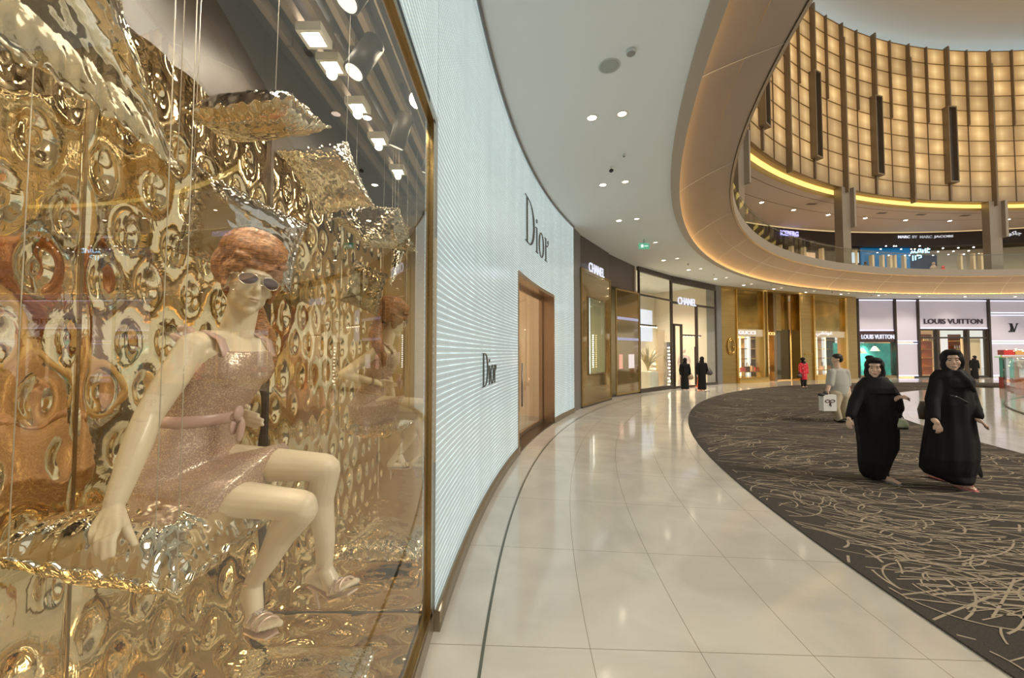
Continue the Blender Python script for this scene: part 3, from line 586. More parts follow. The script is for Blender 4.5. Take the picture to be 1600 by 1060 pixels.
mb = MB(); F3.box(F3.u(1002, -2.6), F3.u(1020, -2.6), 2.2, 3.9, -2.7, -2.6, mb); solo('wall_screen', mb, emis('pale_screen', (.75, .8, .95), .8), 'pale glowing panel high on the back wall of the left window', 'panel')
mb = MB(); F4.box(F4.u(1083)-.12, F4.u(1083)+.12, 0, .7, -.7, -.5, mb); mb2 = MB(); cc = F4.pt(F4.u(1083), 0, .3)
mb2.lathe(cc, [(.2, 0), (.2, .03), (.13, .05), (.05, .72), (.03, .75)]); solo('cone_marker', mb2, pm('orange_red', (.8, .12, .04), .5), 'bright orange red cone shape on the floor between the two women in black', 'cone')
# pale mannequin in the doorway
c = F4.pt(F4.u(1078), 0, -.3); mb = MB(); loft(mb, [(c+Vector((0, 0, .02)), .28, .24), (c+Vector((0, 0, .9)), .17, .15), (c+Vector((0, 0, 1.25)), .2, .14), (c+Vector((0, 0, 1.45)), .2, .11), (c+Vector((0, 0, 1.52)), .07, .07)], (1, 0, 0), (0, 1, 0), fold=.06)
mb.ell(c+Vector((0, 0, 1.68)), (.085, .1, .13)); chain(mb, [c+Vector((-.2, 0, 1.42)), c+Vector((-.28, 0, 1.1)), c+Vector((-.22, -.1, .85))], [.05, .045, .035]); chain(mb, [c+Vector((.2, 0, 1.42)), c+Vector((.3, 0, 1.12)), c+Vector((.2, -.1, .9))], [.05, .045, .035])
r_ = thing('shop_mannequin', 'pale gowned mannequin standing in the doorway behind the two women in black', 'mannequin', c); putw('body', blob(mb, .02), pm('pale_gown', (.82, .68, .6), .6), r_)
# ---------------------------------------------------------------- gold shop
shop = thing('shopfront', 'gold and bronze shopfront with two display windows and a glowing entrance', 'shopfront', F6.pt(F6.L/2, 0)); f = F6; ZG = 4.92
def blk(name, p0, p1, y0, y1, d0, d1, mat, label=None):   # picture columns and rows on this facade
    u0, u1 = f.u(p0), f.u(p1); z = sorted((f.uv((p0+p1)/2, y0)[1] if y0 is not None else 0, f.uv((p0+p1)/2, y1)[1])); return part(name, f.box(u0, u1, max(0, z[0]), z[1], d0, d1), mat, shop, label)
part('header', f.box(0, f.L, ZG, 5.03, -.6, .02), M['brushed'], shop)
def fb(name, p0, p1, z0, z1, d0, d1, mat): return part(name, f.box(f.u(p0), f.u(p1), z0, z1, d0, d1), mat, shop)
fb('bronze_panel', 1128.5, 1150.5, 0, ZG, -.5, 0, M['brushed']); fb('gold_trim', 1150.5, 1152, 0, ZG, -.4, .06, M['goldmetal'])
zs0, zs1 = f.uv(1172, 526)[1], f.uv(1172, 515)[1]
fb('upper_glass', 1152, 1192.5, zs1, ZG, -.2, -.1, M['goldglass']); fb('sign_band', 1152, 1192.5, zs0, zs1, -.15, 0, pm('pale_bronze_band', (.55, .45, .3), .3, .3, emit=(1, .8, .5), es=.12))
facetext(f, 'GUCCI', f.u(1153.5), f.u(1180), zs0+.1, zs1-.08, .02, emis('sign_soft', (.95, .9, .9), .9), shop, bold=.02)
fb('window_pane', 1152, 1192.5, .3, zs0, -.1, -.08, M['glass']); fb('gold_sill', 1152, 1199, 0, .28, -.6, .1, M['goldmetal'])
fb('gold_trim', 1192.5, 1194, 0, ZG, -.4, .06, M['goldmetal']); fb('bronze_panel', 1194, 1198, 0, ZG, -.5, 0, M['bronzeglass']); fb('gold_trim', 1198, 1199.5, 0, ZG, -.4, .06, M['goldmetal'])
fb('upper_glass', 1199.5, 1250, zs1+.05, ZG, -.7, -.6, M['goldglass']); fb('bronze_column', 1218, 1222, 0, ZG, -.6, -.3, M['bronzemetal']); fb('dark_glass_panel', 1225, 1249, .05, zs1+.1, -.6, -.5, pm('dark_bronze_glass', (.13, .11, .07), .08, .5))
fb('upper_glass', 1225, 1233, zs1, ZG, -.5, -.4, M['brushed'])
facetext(f, 'GUCCI', f.u(1200.5), f.u(1219), zs0+.12, zs1-.1, -.3, gold_l, shop, bold=.02)
fb('gold_trim', 1249, 1251, 0, ZG, -.4, .06, M['goldmetal']); fb('bronze_panel', 1251, 1270.5, 0, ZG, -.5, 0, M['brushed']); fb('gold_trim', 1270.5, 1273, 0, ZG, -.4, .08, M['goldmetal'])
zs2, zs3 = f.uv(1297, 527.5)[1], f.uv(1297, 518)[1]
fb('upper_glass', 1273, 1320.5, zs3, ZG, -.2, -.1, M['goldglass']); fb('sign_band', 1273, 1320.5, zs2, zs3, -.15, 0, pm('pale_bronze_band', (.55, .45, .3), .3, .3, emit=(1, .8, .5), es=.12))
facetext(f, '\uFEF2\uFEB8\uFE97\uFEEE\uFECF', f.u(1274), f.u(1300.5), zs2+.05, zs3-.02, .02, emis('sign_soft', (.95, .9, .9), .9), shop, bold=.01)
facetext(f, 'GUCCI', f.u(1257), f.u(1268), f.uv(1262, 554.6)[1], f.uv(1262, 552.4)[1], .01, M['goldmetal'], shop)
fb('window_pane', 1273, 1320.5, .3, zs2, -.1, -.08, M['glass']); fb('gold_sill', 1273, 1324, 0, .28, -.6, .1, M['goldmetal']); fb('gold_trim', 1320.5, 1324, 0, ZG, -.4, .06, M['goldmetal']); fb('bronze_panel', 1324, 1340, 0, 5.03, -.5, 0, M['brushed'])
# interlocking emblem on the left panel
uu, zz = f.uv(1141, 541.5); mb = MB()
mb.tube([f.pt(uu+.20*math.cos(a)*1.0-.0, zz+.42*math.sin(a), .05) for a in [math.radians(40+280*k/24) for k in range(25)]], .035, 6); mb.tube([f.pt(uu-.02-.20*math.cos(a)+.06, zz-.02+.36*math.sin(a), .08) for a in [math.radians(40+280*k/24) for k in range(25)]], .03, 6)
mb.tube([f.pt(uu+.08, zz-.03, .06), f.pt(uu+.24, zz-.03, .06), f.pt(uu+.24, zz-.2, .06)], .03, 6)
part('emblem', mb, M['goldmetal'], shop, 'round gold interlocking emblem')
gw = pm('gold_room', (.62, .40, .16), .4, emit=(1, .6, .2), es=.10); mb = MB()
f.box(f.u(1150), f.u(1200), 0, 4.9, -2.3, -2.2, mb); f.box(f.u(1199), f.u(1226), 0, 4.9, -4.1, -4, mb); f.box(f.u(1270), f.u(1326), 0, 4.9, -2.3, -2.2, mb)
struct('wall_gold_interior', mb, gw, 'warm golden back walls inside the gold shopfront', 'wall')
lamp('gold_shop_light', 'AREA', f.pt(f.u(1172), 3.0, -1.2), 70, (1, .7, .38), f.pt(f.u(1172), 0, -1.6), 1.2); lamp('gold_shop_light', 'AREA', f.pt(f.u(1212), 3.1, -2), 110, (1, .72, .4), f.pt(f.u(1212), 0, -2.6), 1.4); lamp('gold_shop_light', 'AREA', f.pt(f.u(1297), 3.0, -1.2), 70, (1, .7, .38), f.pt(f.u(1297), 0, -1.6), 1.2)
def shelving(px0, px1, d, label, col, n=4, lit=True):
    u0, u1 = f.u(px0, d), f.u(px1, d); r_ = thing('display_shelf', label, 'shelf', f.pt((u0+u1)/2, 0, d)); part('back_panel', f.box(u0, u1, 0, 2.9, d-.3, d-.27), pm('shelf_back_panel', col, .4), r_)
    for k in range(n): part('shelf_board', f.box(u0, u1, .6+k*.6, .64+k*.6, d-.27, d), M['goldmetal'], r_)
    if lit:
        for u in (u0+.05, u1-.05): part('light_strip', f.box(u-.04, u+.04, .2, 2.85, d-.05, d), emis('warm_strip', (1, .75, .42), 2.2), r_)
    return r_
shelving(1202, 1217, -3.2, 'glowing gold shelf wall seen through the middle entrance', (.5, .25, .08))
shelving(1156, 1170, -1.9, 'lit shelf on the left in the first gold window', (.45, .32, .16)); shelving(1180, 1191, -1.9, 'dark shelf on the right in the first gold window', (.12, .09, .06), lit=False)
shelving(1276, 1291, -1.9, 'pale lit shelf in the gold window behind the man in the polo shirt', (.7, .5, .38)); shelving(1296, 1312, -1.9, 'dark green shelf in the gold window near the aqua and white shop', (.10, .11, .07), lit=False)
def bags(px0, px1, n, z, d, col, group, labels):
    for k in range(n):
        u = f.u(px0+(px1-px0)*(k+.5)/n, d); w = .085+.015*(k % 2); c = f.pt(u, z, d); r_ = thing('handbag', labels[k], 'handbag', c, group)
        mb = MB(); f.box(u-w, u+w, z, z+.22+.04*(k % 3), d-.12, d+.1, mb); part('bag_body', mb, pm('bag_leather', col[k % len(col)], .35), r_)
        mb = MB(); mb.tube([f.pt(u-w*.6, z+.22, d), f.pt(u-w*.5, z+.42, d), f.pt(u, z+.48, d), f.pt(u+w*.5, z+.42, d), f.pt(u+w*.6, z+.22, d)], .018, 5); part('handle', mb, pm('bag_leather', (.05, .03, .02), .4), r_)
def table(px0, px1, d, label, h=.55):
    u0, u1 = f.u(px0, d), f.u(px1, d); r_ = thing('display_table', label, 'table', f.pt((u0+u1)/2, 0, d)); part('table_top', f.box(u0, u1, h-.05, h, d-.4, d+.3), M['goldmetal'], r_)
    for u in (u0+.05, u1-.05):
        for q in (-.35, .25): part('leg', f.box(u-.02, u+.02, 0, h-.05, d+q, d+q+.04), M['goldmetal'], r_)
table(1155, 1192, -.9, 'low gold display table in the first gold window'); table(1275, 1318, -.9, 'low gold display table in the second gold window')
bags(1157, 1190, 5, .55, -.8, [(.5, .1, .12), (.1, .06, .05), (.75, .6, .5)], 'handbags in the first gold window', ['dark red handbag at the left end of the low table', 'black handbag next to the dark red one on the low table', 'cream handbag in the middle of the low table', 'dark red handbag right of the cream one', 'black handbag at the right end of the low table, first gold window'])
bags(1278, 1314, 3, .55, -.8, [(.8, .6, .55), (.12, .08, .05)], 'handbags in the second gold window', ['pale handbag at the left end of the second window table', 'dark handbag in the middle of the second window table', 'pale handbag at the right end of the second window table'])
# ---------------------------------------------------------------- white and violet shop
f = F7; shop = thing('shopfront', 'white lit panel shopfront with dark frames, brown sign and teal window', 'shopfront', f.pt(4, 0))
wp = pm('white_weave_panel', (.62, .58, .66), .5, emit=(.8, .74, .9), es=.14, bump=.2, bscale=40, aniso=(6, 6, .6)); ls = emis('violet_line', (.72, .74, 1), 1.5)
ZV = f.uv(1342, 467.5)[1]
part('header', f.box(0, f.L, ZV, 5.03, -.4, .02), M['darkmetal'], shop)
def lv(name, p0, p1, y0, y1, d0, d1, mat, line=True):
    u0, u1 = f.u(p0), f.u(p1); z1 = f.uv(1400, y0)[1]; z0 = f.uv(1400, y1)[1]
    o = part(name, f.box(u0, u1, z0, z1, d0, d1), mat, shop)
    if line:
        part('light_line', f.box(u0, u1, z1-.07, z1-.02, d1, d1+.02), ls, shop); part('light_line', f.box(u0, u1, z0+.02, z0+.07, d1, d1+.02), ls, shop)
    return o
fr = MB()
for p0, p1 in ((1341, 1343), (1398.5, 1401.5), (1435, 1437.5), (1545.5, 1548.5)): part('frame_post', f.box(f.u(p0), f.u(p1), 0, ZV, -.3, .06), M['darkmetal'], shop)
lv('panel', 1343, 1398.5, 468, 517.5, -.2, -.05, wp); lv('panel', 1401.5, 1435, 468.5, 534.5, -.2, -.05, wp); lv('panel', 1401.5, 1435, 536, 588.5, -.2, -.05, wp)
lv('panel', 1437.5, 1545.5, 468.5, 514, -.2, -.05, wp); lv('panel', 1548.5, 1640, 468.5, 489.5, -.2, -.05, wp); lv('panel', 1548.5, 1640, 491, 534, -.2, -.05, wp); lv('panel', 1548.5, 1640, 536, 588.5, -.2, -.05, wp)
lv('sign_board', 1343, 1398.5, 518, 535, -.2, 0, pm('brown_sign', (.06, .03, .03), .3), False)
facetext(f, 'LOUIS VUITTON', f.u(1346), f.u(1397), f.uv(1370, 530)[1], f.uv(1370, 523)[1], .02, white_l, shop, bold=.012)
facetext(f, 'LOUIS VUITTON', f.u(1445.6), f.u(1537.3), f.uv(1490, 506.3)[1], f.uv(1490, 498.4)[1], -.02, pm('dark_letter', (.05, .03, .05), .4), shop, bold=.012)
mb = MB(); uu, z0_ = f.uv(1586, 519); z1_ = f.uv(1586, 505.5)[1]; h = z1_-z0_; u0_ = f.u(1580)
def bar(a, b, w): A_, B_ = Vector(a), Vector(b); mb.hexa([f.pt(A_.x-w/2, A_.y, -.05), f.pt(A_.x+w/2, A_.y, -.05), f.pt(A_.x+w/2, A_.y, .0), f.pt(A_.x-w/2, A_.y, .0), f.pt(B_.x-w/2, B_.y, -.05), f.pt(B_.x+w/2, B_.y, -.05), f.pt(B_.x+w/2, B_.y, .0), f.pt(B_.x-w/2, B_.y, .0)])
bar((u0_+.14, z0_+.05), (u0_+.06, z0_+h), .05); bar((u0_-.02, z0_+.03), (u0_-.02, z0_+.07), .1); mb.hexa([f.pt(u, z, d) for z in (z0_, z0_+.05) for u, d in ((u0_-.05, -.05), (u0_+.32, -.05), (u0_+.32, 0), (u0_-.05, 0))]); bar((u0_+.05, z0_), (u0_+.16, z0_+h*.95), .05)
bar((u0_+.30, z0_+.02), (u0_+.12, z0_+h), .07); bar((u0_+.30, z0_+.02), (u0_+.52, z0_+h), .03); bar((u0_+.05, z0_+h-.03), (u0_+.05, z0_+h), .2); bar((u0_+.52, z0_+h-.03), (u0_+.52, z0_+h), .16)
part('monogram', mb, M['black'], shop)
# teal window
t0, t1 = f.u(1343), f.u(1398.5); zt_ = f.uv(1370, 535.5)[1]
part('window_pane', f.box(t0, t1, .12, zt_, -.08, -.06), M['glass'], shop); part('sill', f.box(t0, t1, 0, .14, -.5, .05), M['bronzemetal'], shop)
part('window_back', f.box(t0-.6, t1+1.2, .1, zt_, -1.3, -1.2), pm('teal_backdrop', (.08, .45, .40), .6, var=.6, vscale=.9, emit=(.1, .8, .7), es=.12), shop)
lamp('teal_window_light', 'AREA', f.pt((t0+t1)/2, zt_-.1, -.6), 40, (.9, 1, .9), f.pt((t0+t1)/2, 0, -.9), .8)
for k, (px, py) in enumerate(((1347, 549.5), (1367, 546))):
    u, z = f.uv(px, py, -.7); c = f.pt(u, z, -.7); r_ = thing('pendant_lamp', ('pale pendant lamp at the left of the teal window', 'pale pendant lamp in the middle of the teal window')[k], 'lamp', c, 'pendant lamps in the teal window')
    mb = MB(); mb.lathe(c, [(.05, .2), (.10, .15), (.26, -.12), (.24, -.12), (.04, .12)]); part('lamp_shade', mb, pm('cream_shade', (.9, .8, .6), .5, emit=(1, .85, .6), es=.6), r_)
    mb = MB(); mb.tube([c+Vector((0, 0, .2)), Vector((c.x, c.y, zt_))], .01, 5); part('cord', mb, M['black'], r_)
# entrance
e0, e1 = f.u(1437.5), f.u(1545.5); ze = f.uv(1490, 514.5)[1]; ztn = f.uv(1490, 528)[1]; fr = MB(); f.box(e0, e1, ze-.08, ze, -.2, 0, fr); f.box(e0, e1, ztn-.05, ztn+.05, -.15, 0, fr)
for p0, p1 in ((1437.5, 1439), (1464, 1468.5), (1511.5, 1515.5), (1544, 1545.5)): f.box(f.u(p0), f.u(p1), 0, ze, -.2, .02, fr)
f.box(e0, f.u(1466), 0, .12, -.2, 0, fr); f.box(f.u(1513), e1, 0, .12, -.2, 0, fr); part('entrance_frame', fr, M['darkmetal'], shop)
for p0, p1 in ((1439, 1464), (1515.5, 1544)): part('window_pane', f.box(f.u(p0), f.u(p1), .12, ztn, -.08, -.06), M['glass'], shop)
part('window_pane', f.box(e0, e1, ztn, ze, -.08, -.06), M['glass'], shop)
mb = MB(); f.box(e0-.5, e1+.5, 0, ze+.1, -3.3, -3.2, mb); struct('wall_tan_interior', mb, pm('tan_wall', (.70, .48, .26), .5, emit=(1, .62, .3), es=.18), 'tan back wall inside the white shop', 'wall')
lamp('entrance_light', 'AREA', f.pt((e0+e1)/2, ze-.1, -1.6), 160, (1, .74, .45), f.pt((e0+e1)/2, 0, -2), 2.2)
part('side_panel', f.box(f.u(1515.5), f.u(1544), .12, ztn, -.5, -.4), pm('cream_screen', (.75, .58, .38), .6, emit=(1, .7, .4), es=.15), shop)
redwood = (.28, .09, .03)
shelving(1441, 1463, -2.8, 'red brown wooden shelf unit left of the white shop entrance', redwood, 4, False); shelving(1489, 1509, -2.8, 'red brown wooden shelf unit seen right of the tall woman', redwood, 4, False)
def row(px0, px1, n, z, d, group, what, mats):
    for k in range(n):
        u = f.u(px0+(px1-px0)*(k+.5)/n, d); mb = MB(); mb.lathe(f.pt(u, z, d), [(.05, 0), (.065, .08), (.05, .2), (.03, .26), (.02, .3)], 10)
        solo('display_vase', mb, mats, what, 'vase', group)
silver = pm('silver_ware', (.7, .65, .55), .15, .9)
row(1442, 1462, 6, 2.44, -2.93, 'silver ware on the upper shelf board', 'small silver vase in a row on the upper board of the left wooden shelf', silver)
row(1490, 1508, 5, 1.84, -2.93, 'silver ware on the right wooden shelf', 'small silver vase in a row on the right wooden shelf', silver)
# ---------------------------------------------------------------- upper gallery shops
mb = MB(); revolve(mb, [(28.08, -3.44, 35.2, 6.3), (28.08, -3.44, 35.2, 10.53)], n=120); struct('wall_gallery', mb, pm('gallery_wall', (.30, .24, .17), .6), 'dark tan wall running round the back of the upper gallery', 'wall')
CG = (28.08, -3.44); RG = 32.4
def zz(z): return z if z < 6.6 else 1.6+1.1*(z-1.6)
def gang(px, R=RG): 
    r = ray(px, 400); d = Vector((r.x, r.y)).normalized(); c = Vector(CG); b = -d.dot(c); t = -b+math.sqrt(b*b-(c.dot(c)-R*R)); return math.atan2(d.y*t-c.y, d.x*t-c.x)
def gp(a, R, z): return Vector((CG[0]+R*math.cos(a), CG[1]+R*math.sin(a), z))
def gal(px0, px1, z0, z1, off0, off1, mb=None, n=6):
    mb = mb or MB(); a0, a1 = gang(px0), gang(px1)
    mb.rings([[gp(a0+(a1-a0)*i/n, RG-off1, zz(z0)), gp(a0+(a1-a0)*i/n, RG+off0, zz(z0)), gp(a0+(a1-a0)*i/n, RG+off0, zz(z1)), gp(a0+(a1-a0)*i/n, RG-off1, zz(z1))] for i in range(n+1)], 0, False); return mb
up = thing('upper_shopfront', 'row of dark fronted shops along the upper gallery', 'shopfront', gp(gang(1400), RG, 6.3))
part('fascia', gal(1165, 1700, 8.75, 9.72, .4, 0, n=40), M['soot'], up)
mb = MB(); gal(1165, 1700, 9.66, 9.70, .0, .06, n=40, mb=mb); part('light_line', mb, emis('gold_line', (1, .72, .34), .7), up)
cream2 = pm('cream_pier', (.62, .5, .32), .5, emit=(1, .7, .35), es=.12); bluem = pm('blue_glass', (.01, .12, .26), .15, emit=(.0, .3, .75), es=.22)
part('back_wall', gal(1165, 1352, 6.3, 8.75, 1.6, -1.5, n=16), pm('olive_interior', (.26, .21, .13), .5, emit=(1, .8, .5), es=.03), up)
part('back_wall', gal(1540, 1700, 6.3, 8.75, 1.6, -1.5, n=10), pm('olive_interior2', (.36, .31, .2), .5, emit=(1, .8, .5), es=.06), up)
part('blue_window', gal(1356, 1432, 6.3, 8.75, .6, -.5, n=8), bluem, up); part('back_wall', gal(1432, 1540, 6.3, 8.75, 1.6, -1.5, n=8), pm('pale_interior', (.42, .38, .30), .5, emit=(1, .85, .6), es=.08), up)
part('navy_panel', gal(1434, 1486, 6.3, 8.45, 1.2, -1.1, n=4), pm('navy', (.03, .05, .12), .3), up)
for px in (1186, 1201, 1219, 1237, 1256, 1284, 1336, 1362, 1378, 1390, 1397, 1412, 1500, 1520, 1532):
    part('pier', gal(px-1.6, px+1.6, 6.3, 8.15 if px > 1340 else 8.5, .15, .12, n=1), cream2, up)
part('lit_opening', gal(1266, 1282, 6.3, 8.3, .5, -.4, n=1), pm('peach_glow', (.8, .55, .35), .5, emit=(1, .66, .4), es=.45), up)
part('white_poster', gal(1326, 1341, 7.6, 8.3, .0, .05, n=1), emis('poster', (.72, .85, .95), .8), up)
mb = MB(); q = random.Random(9)
for px in list(range(1360, 1432, 6)): a = gang(px+q.uniform(-2, 2)); mb.ell(gp(a, RG+.3-.85, 9.46-q.choice((.12, .35, .6, .8))), (.05, .05, .05), n=6)
for px in range(1436, 1535, 8): a = gang(px); mb.ell(gp(a, RG+.1, 9.3-.25*(px % 3)), (.055, .055, .055), n=6)
part('downlight', mb, emis('bulbs', (1, .97, .9), 7), up)
def gtext(body, px0, px1, z0, z1, mat, off=.05, bold=.015, zoff=0):
    me = textmesh(body, bold); xs = [v.co.x for v in me.vertices]; ys = [v.co.y for v in me.vertices]; x0, x1, y0, y1 = min(xs), max(xs), min(ys), max(ys); a0, a1 = gang(px0), gang(px1)
    for v in me.vertices: c = v.co.copy(); v.co = gp(a0+(a1-a0)*(c.x-x0)/(x1-x0), RG-off-(c.z > 0)*.04, z0+(c.y-y0)/(y1-y0)*(z1-z0))
    return putw('lettering', me, mat, up)
def gz(px, py): a = gang(px); p = gp(a, RG, 0); return at(px, py, p.y).z
gtext('ICEBERG', 1219, 1247, gz(1233, 369.5), gz(1233, 361.5), emis('sign_blue', (.45, .42, 1), 1.5), bold=.03)
gtext('MARC', 1403, 1421.5, gz(1412, 372.8), gz(1412, 368.6), white_l); gtext('BY', 1425, 1433, gz(1430, 372.8), gz(1430, 368.6), emis('sign_dim', (.5, .5, .55), .6))
gtext('MARC', 1437, 1456, gz(1445, 372.8), gz(1445, 368.6), emis('sign_dim', (.5, .5, .55), .6)); gtext('JACOBS', 1459, 1489, gz(1475, 372.6), gz(1475, 368.2), emis('sign_dim2', (.65, .65, .7), .8))
gtext('\uFEE3\uFE8E\uFEAD\uFE8C \uFE8F\uFEEE\uFEDB\uFE8E\uFE9F'[5:], 1564, 1596, gz(1580, 370), gz(1580, 362), emis('sign_dim2', (.65, .65, .7), .8))
n_ = emis('neon_blue', (.25, .65, 1), 4)
mb = MB()
def scrib(pts, r=.035): mb.tube([gp(gang(x), RG-.3, gz(x, y)) for x, y in pts], r, 6)
scrib([(1417, 398), (1419, 394), (1421, 397), (1423, 394), (1425, 397)]); scrib([(1427, 397), (1430, 391), (1433, 391), (1432, 396), (1429, 395)]); scrib([(1435, 397), (1436, 392), (1438, 393)]); scrib([(1447, 391), (1443, 392), (1442, 396), (1446, 396)]); scrib([(1440, 397), (1440, 390)])
scrib([(1420, 401), (1420, 409)]); scrib([(1424, 401), (1424, 408)]); scrib([(1429, 401), (1433, 401), (1433, 404), (1429, 405)]); part('neon_script', mb, n_, up)
for px, z1, cols, lab in ((1352, 7.9, (.06, .05, .05), 'person in dark clothes on the upper gallery beside the cream piers'), (1458, 7.9, (.5, .42, .35), 'person in pale clothes on the upper gallery below the lit letters'), (1473, 7.6, (.8, .12, .1), 'person in a red top on the upper gallery right of the pale one')):
    a = gang(px, RG-1.8); c = gp(a, RG-1.8, 6.3); r_ = thing('person', lab, 'person', c); h = z1-6.3; mb = MB()
    loft(mb, [(c+Vector((0, 0, .02)), .15, .12), (c+Vector((0, 0, h*.5)), .19, .15), (c+Vector((0, 0, h*.75)), .24, .14), (c+Vector((0, 0, h*.85)), .09, .08)], (1, 0, 0), (0, 1, 0)); mb.ell(c+Vector((0, 0, h*.92)), (.09, .1, .12))
    putw('body', blob(mb, .025), pm('clothes', cols, .7), r_)
# ---------------------------------------------------------------- display window
XG, XB, YM, ZF, ZCB = -.48, -1.42, 2.28, .12, 3.42
def foil(name, col, rough=.055, bs=9, bstr=.05):
    m, nt, b = nodes(name); b.inputs['Base Color'].default_value = (*col, 1); b.inputs['Metallic'].default_value = 1; b.inputs['Roughness'].default_value = rough
    tc = nt.nodes.new('ShaderNodeTexCoord'); n = nt.nodes.new('ShaderNodeTexNoise'); n.inputs['Scale'].default_value = bs; n.inputs['Detail'].default_value = 3; n.inputs['Distortion'].default_value = .8
    bp = nt.nodes.new('ShaderNodeBump'); bp.inputs['Strength'].default_value = bstr; bp.inputs['Distance'].default_value = .05
    nt.links.new(tc.outputs['Object'], n.inputs['Vector']); nt.links.new(n.outputs[0], bp.inputs['Height']); nt.links.new(bp.outputs[0], b.inputs['Normal']); return m
gold_foil = foil('gold_foil', (.88, .73, .47)); pale_foil = foil('pale_gold_foil', (.93, .85, .68), .05, 11, .07)
SP, ROW = .185, .195
def dimple(s, t, sd):   # quilted relief of the foil panels
    r0 = round((t-1.65)/ROW); h = 0
    for rr in (r0-1, r0, r0+1):
        off = .26 if rr % 2 == 0 else .17; k = round((s-off-1.0)/SP)
        for kk in (k-1, k, k+1):
            jx = .012*math.sin(rr*7.1+kk*3.3+sd); cx = 1.0+off+kk*SP+jx; cz = 1.65+rr*ROW+.012*math.cos(rr*3.7+kk*5.1+sd); d = math.hypot((s-cx)*1.1, (t-cz)*.66)
            w = .5+.5*math.sin(rr*12.9+kk*4.7)
            h += -.019*math.exp(-(d/.042)**2)+.007*math.exp(-(d/.017)**2)*w+.0012*math.cos(d/.0085)*math.exp(-(d/.05)**2)
    n = noise.noise(Vector((s*3.1, t*1.6, sd))); h += .010*n+.0035*noise.noise(Vector((s*9, t*4, sd+3))); return h
def quilt(name, S0, S1, T0, T1, fn, mat, parent, sd, step=.009):
    ns = max(2, int((S1-S0)/step)); ntt = max(2, int((T1-T0)/step)); V = []
    for j in range(ntt+1):
        for i in range(ns+1):
            s_, t_ = S0+(S1-S0)*i/ns, T0+(T1-T0)*j/ntt; e = min(s_-S0, S1-s_)/.02; ed = min(1, e); V.append(fn(s_, t_, dimple(s_, t_, sd)*ed-.012*(1-ed)))
    mb = MB(); mb.v = [Vector(p) for p in V]; mb.f = [(j*(ns+1)+i, j*(ns+1)+i+1, (j+1)*(ns+1)+i+1, (j+1)*(ns+1)+i) for j in range(ntt) for i in range(ns)]; mb.m = [0]*len(mb.f); mb.sm = [True]*len(mb.f)
    return part(name, mb, mat, parent)
bd = thing('foil_backdrop', 'wall of quilted gold foil panels lining the back of the display window', 'backdrop', (XB, 1, ZF))
for i, (s0, s1) in enumerate(((-.64, .33), (.33, 1.30), (1.30, YM))): quilt('foil_panel', s0, s1, ZF, 2.82, lambda s_, t_, h: (XB+h, s_, t_), gold_foil, bd, i*2.3, .009 if i else .02)
mb = MB(); [mb.box((XB-.03, y-.004, ZF), (XB-.008, y+.004, 2.82)) for y in (.33, 1.30)]; mb.box((XB-.05, -.64, ZF), (XB-.03, YM, 2.82)); part('backing_board', mb, M['bronzemetal'], bd)
fl = thing('foil_floor', 'quilted gold foil laid over the floor of the display window', 'floor covering', (-1, 1, ZF))
for i, (s0, s1) in enumerate(((-.64, .33), (.33, 1.30), (1.30, YM))): quilt('foil_panel', s0, s1, XB-.01, XG-.03, lambda s_, t_, h: (t_, s_, ZF+.016+h*.6), gold_foil, fl, 9+i*1.7, .009 if i else .02)
# shell of the window box
wb = thing('display_case', 'deep shop window box with dark slatted soffit and bronze edged glass', 'display case', (-1, 1, 0)); wb['kind'] = 'structure'
mb = MB(); mb.box((XB-.15, -.7, 0), (XG+.03, YM+.03, .1)); part('plinth', mb, pm('base_rail2', (.30, .25, .18), .3, .7), wb)
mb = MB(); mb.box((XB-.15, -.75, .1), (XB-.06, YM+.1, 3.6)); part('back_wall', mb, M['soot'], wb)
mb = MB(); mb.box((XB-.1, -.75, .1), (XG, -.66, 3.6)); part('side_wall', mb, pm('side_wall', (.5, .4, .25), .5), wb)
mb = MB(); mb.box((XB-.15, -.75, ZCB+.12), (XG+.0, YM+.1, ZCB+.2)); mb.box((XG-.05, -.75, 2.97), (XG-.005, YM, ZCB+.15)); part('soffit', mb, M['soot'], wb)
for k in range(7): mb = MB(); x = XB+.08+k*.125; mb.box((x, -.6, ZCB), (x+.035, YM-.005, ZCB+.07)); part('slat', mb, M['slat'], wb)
mb = MB(); mb.box((XB, -.4, ZCB-.015), (XG-.06, -.2, ZCB+.1)); part('light_trough', mb, M['slat'], wb)
mb = MB(); mb.box((XG-.02, YM-.03, .1), (XG+.025, YM+.02, 2.97)); mb.box((XG-.02, -.7, 2.95), (XG+.025, YM+.02, 2.985)); mb.box((XG-.02, -.7, .095), (XG+.025, YM+.02, .125)); part('bronze_frame', mb, pm('window_bronze', (.38, .27, .12), .2, .9), wb)
mb = MB(); mb.box((XG-.006, -.7, .125), (XG+.006, YM-.03, 2.95)); part('glass_pane', mb, M['winglass'], wb)
mm = MB(); mm.box((XB-.06, YM, ZF-.02), (XG-.03, YM+.02, 3.5)); solo('mirror', mm, pm('mirror_silver', (.93, .90, .82), .012, 1), 'tall mirror closing the far end of the display window', 'mirror')
mb = MB(); mb.box((XB-.02, YM-.012, ZF), (XB+.012, YM, 2.9)); mb.box((XB, YM-.006, ZF), (XG-.03, YM, ZF+.012)); part('corner_trim', mb, M['darkmetal'], wb)
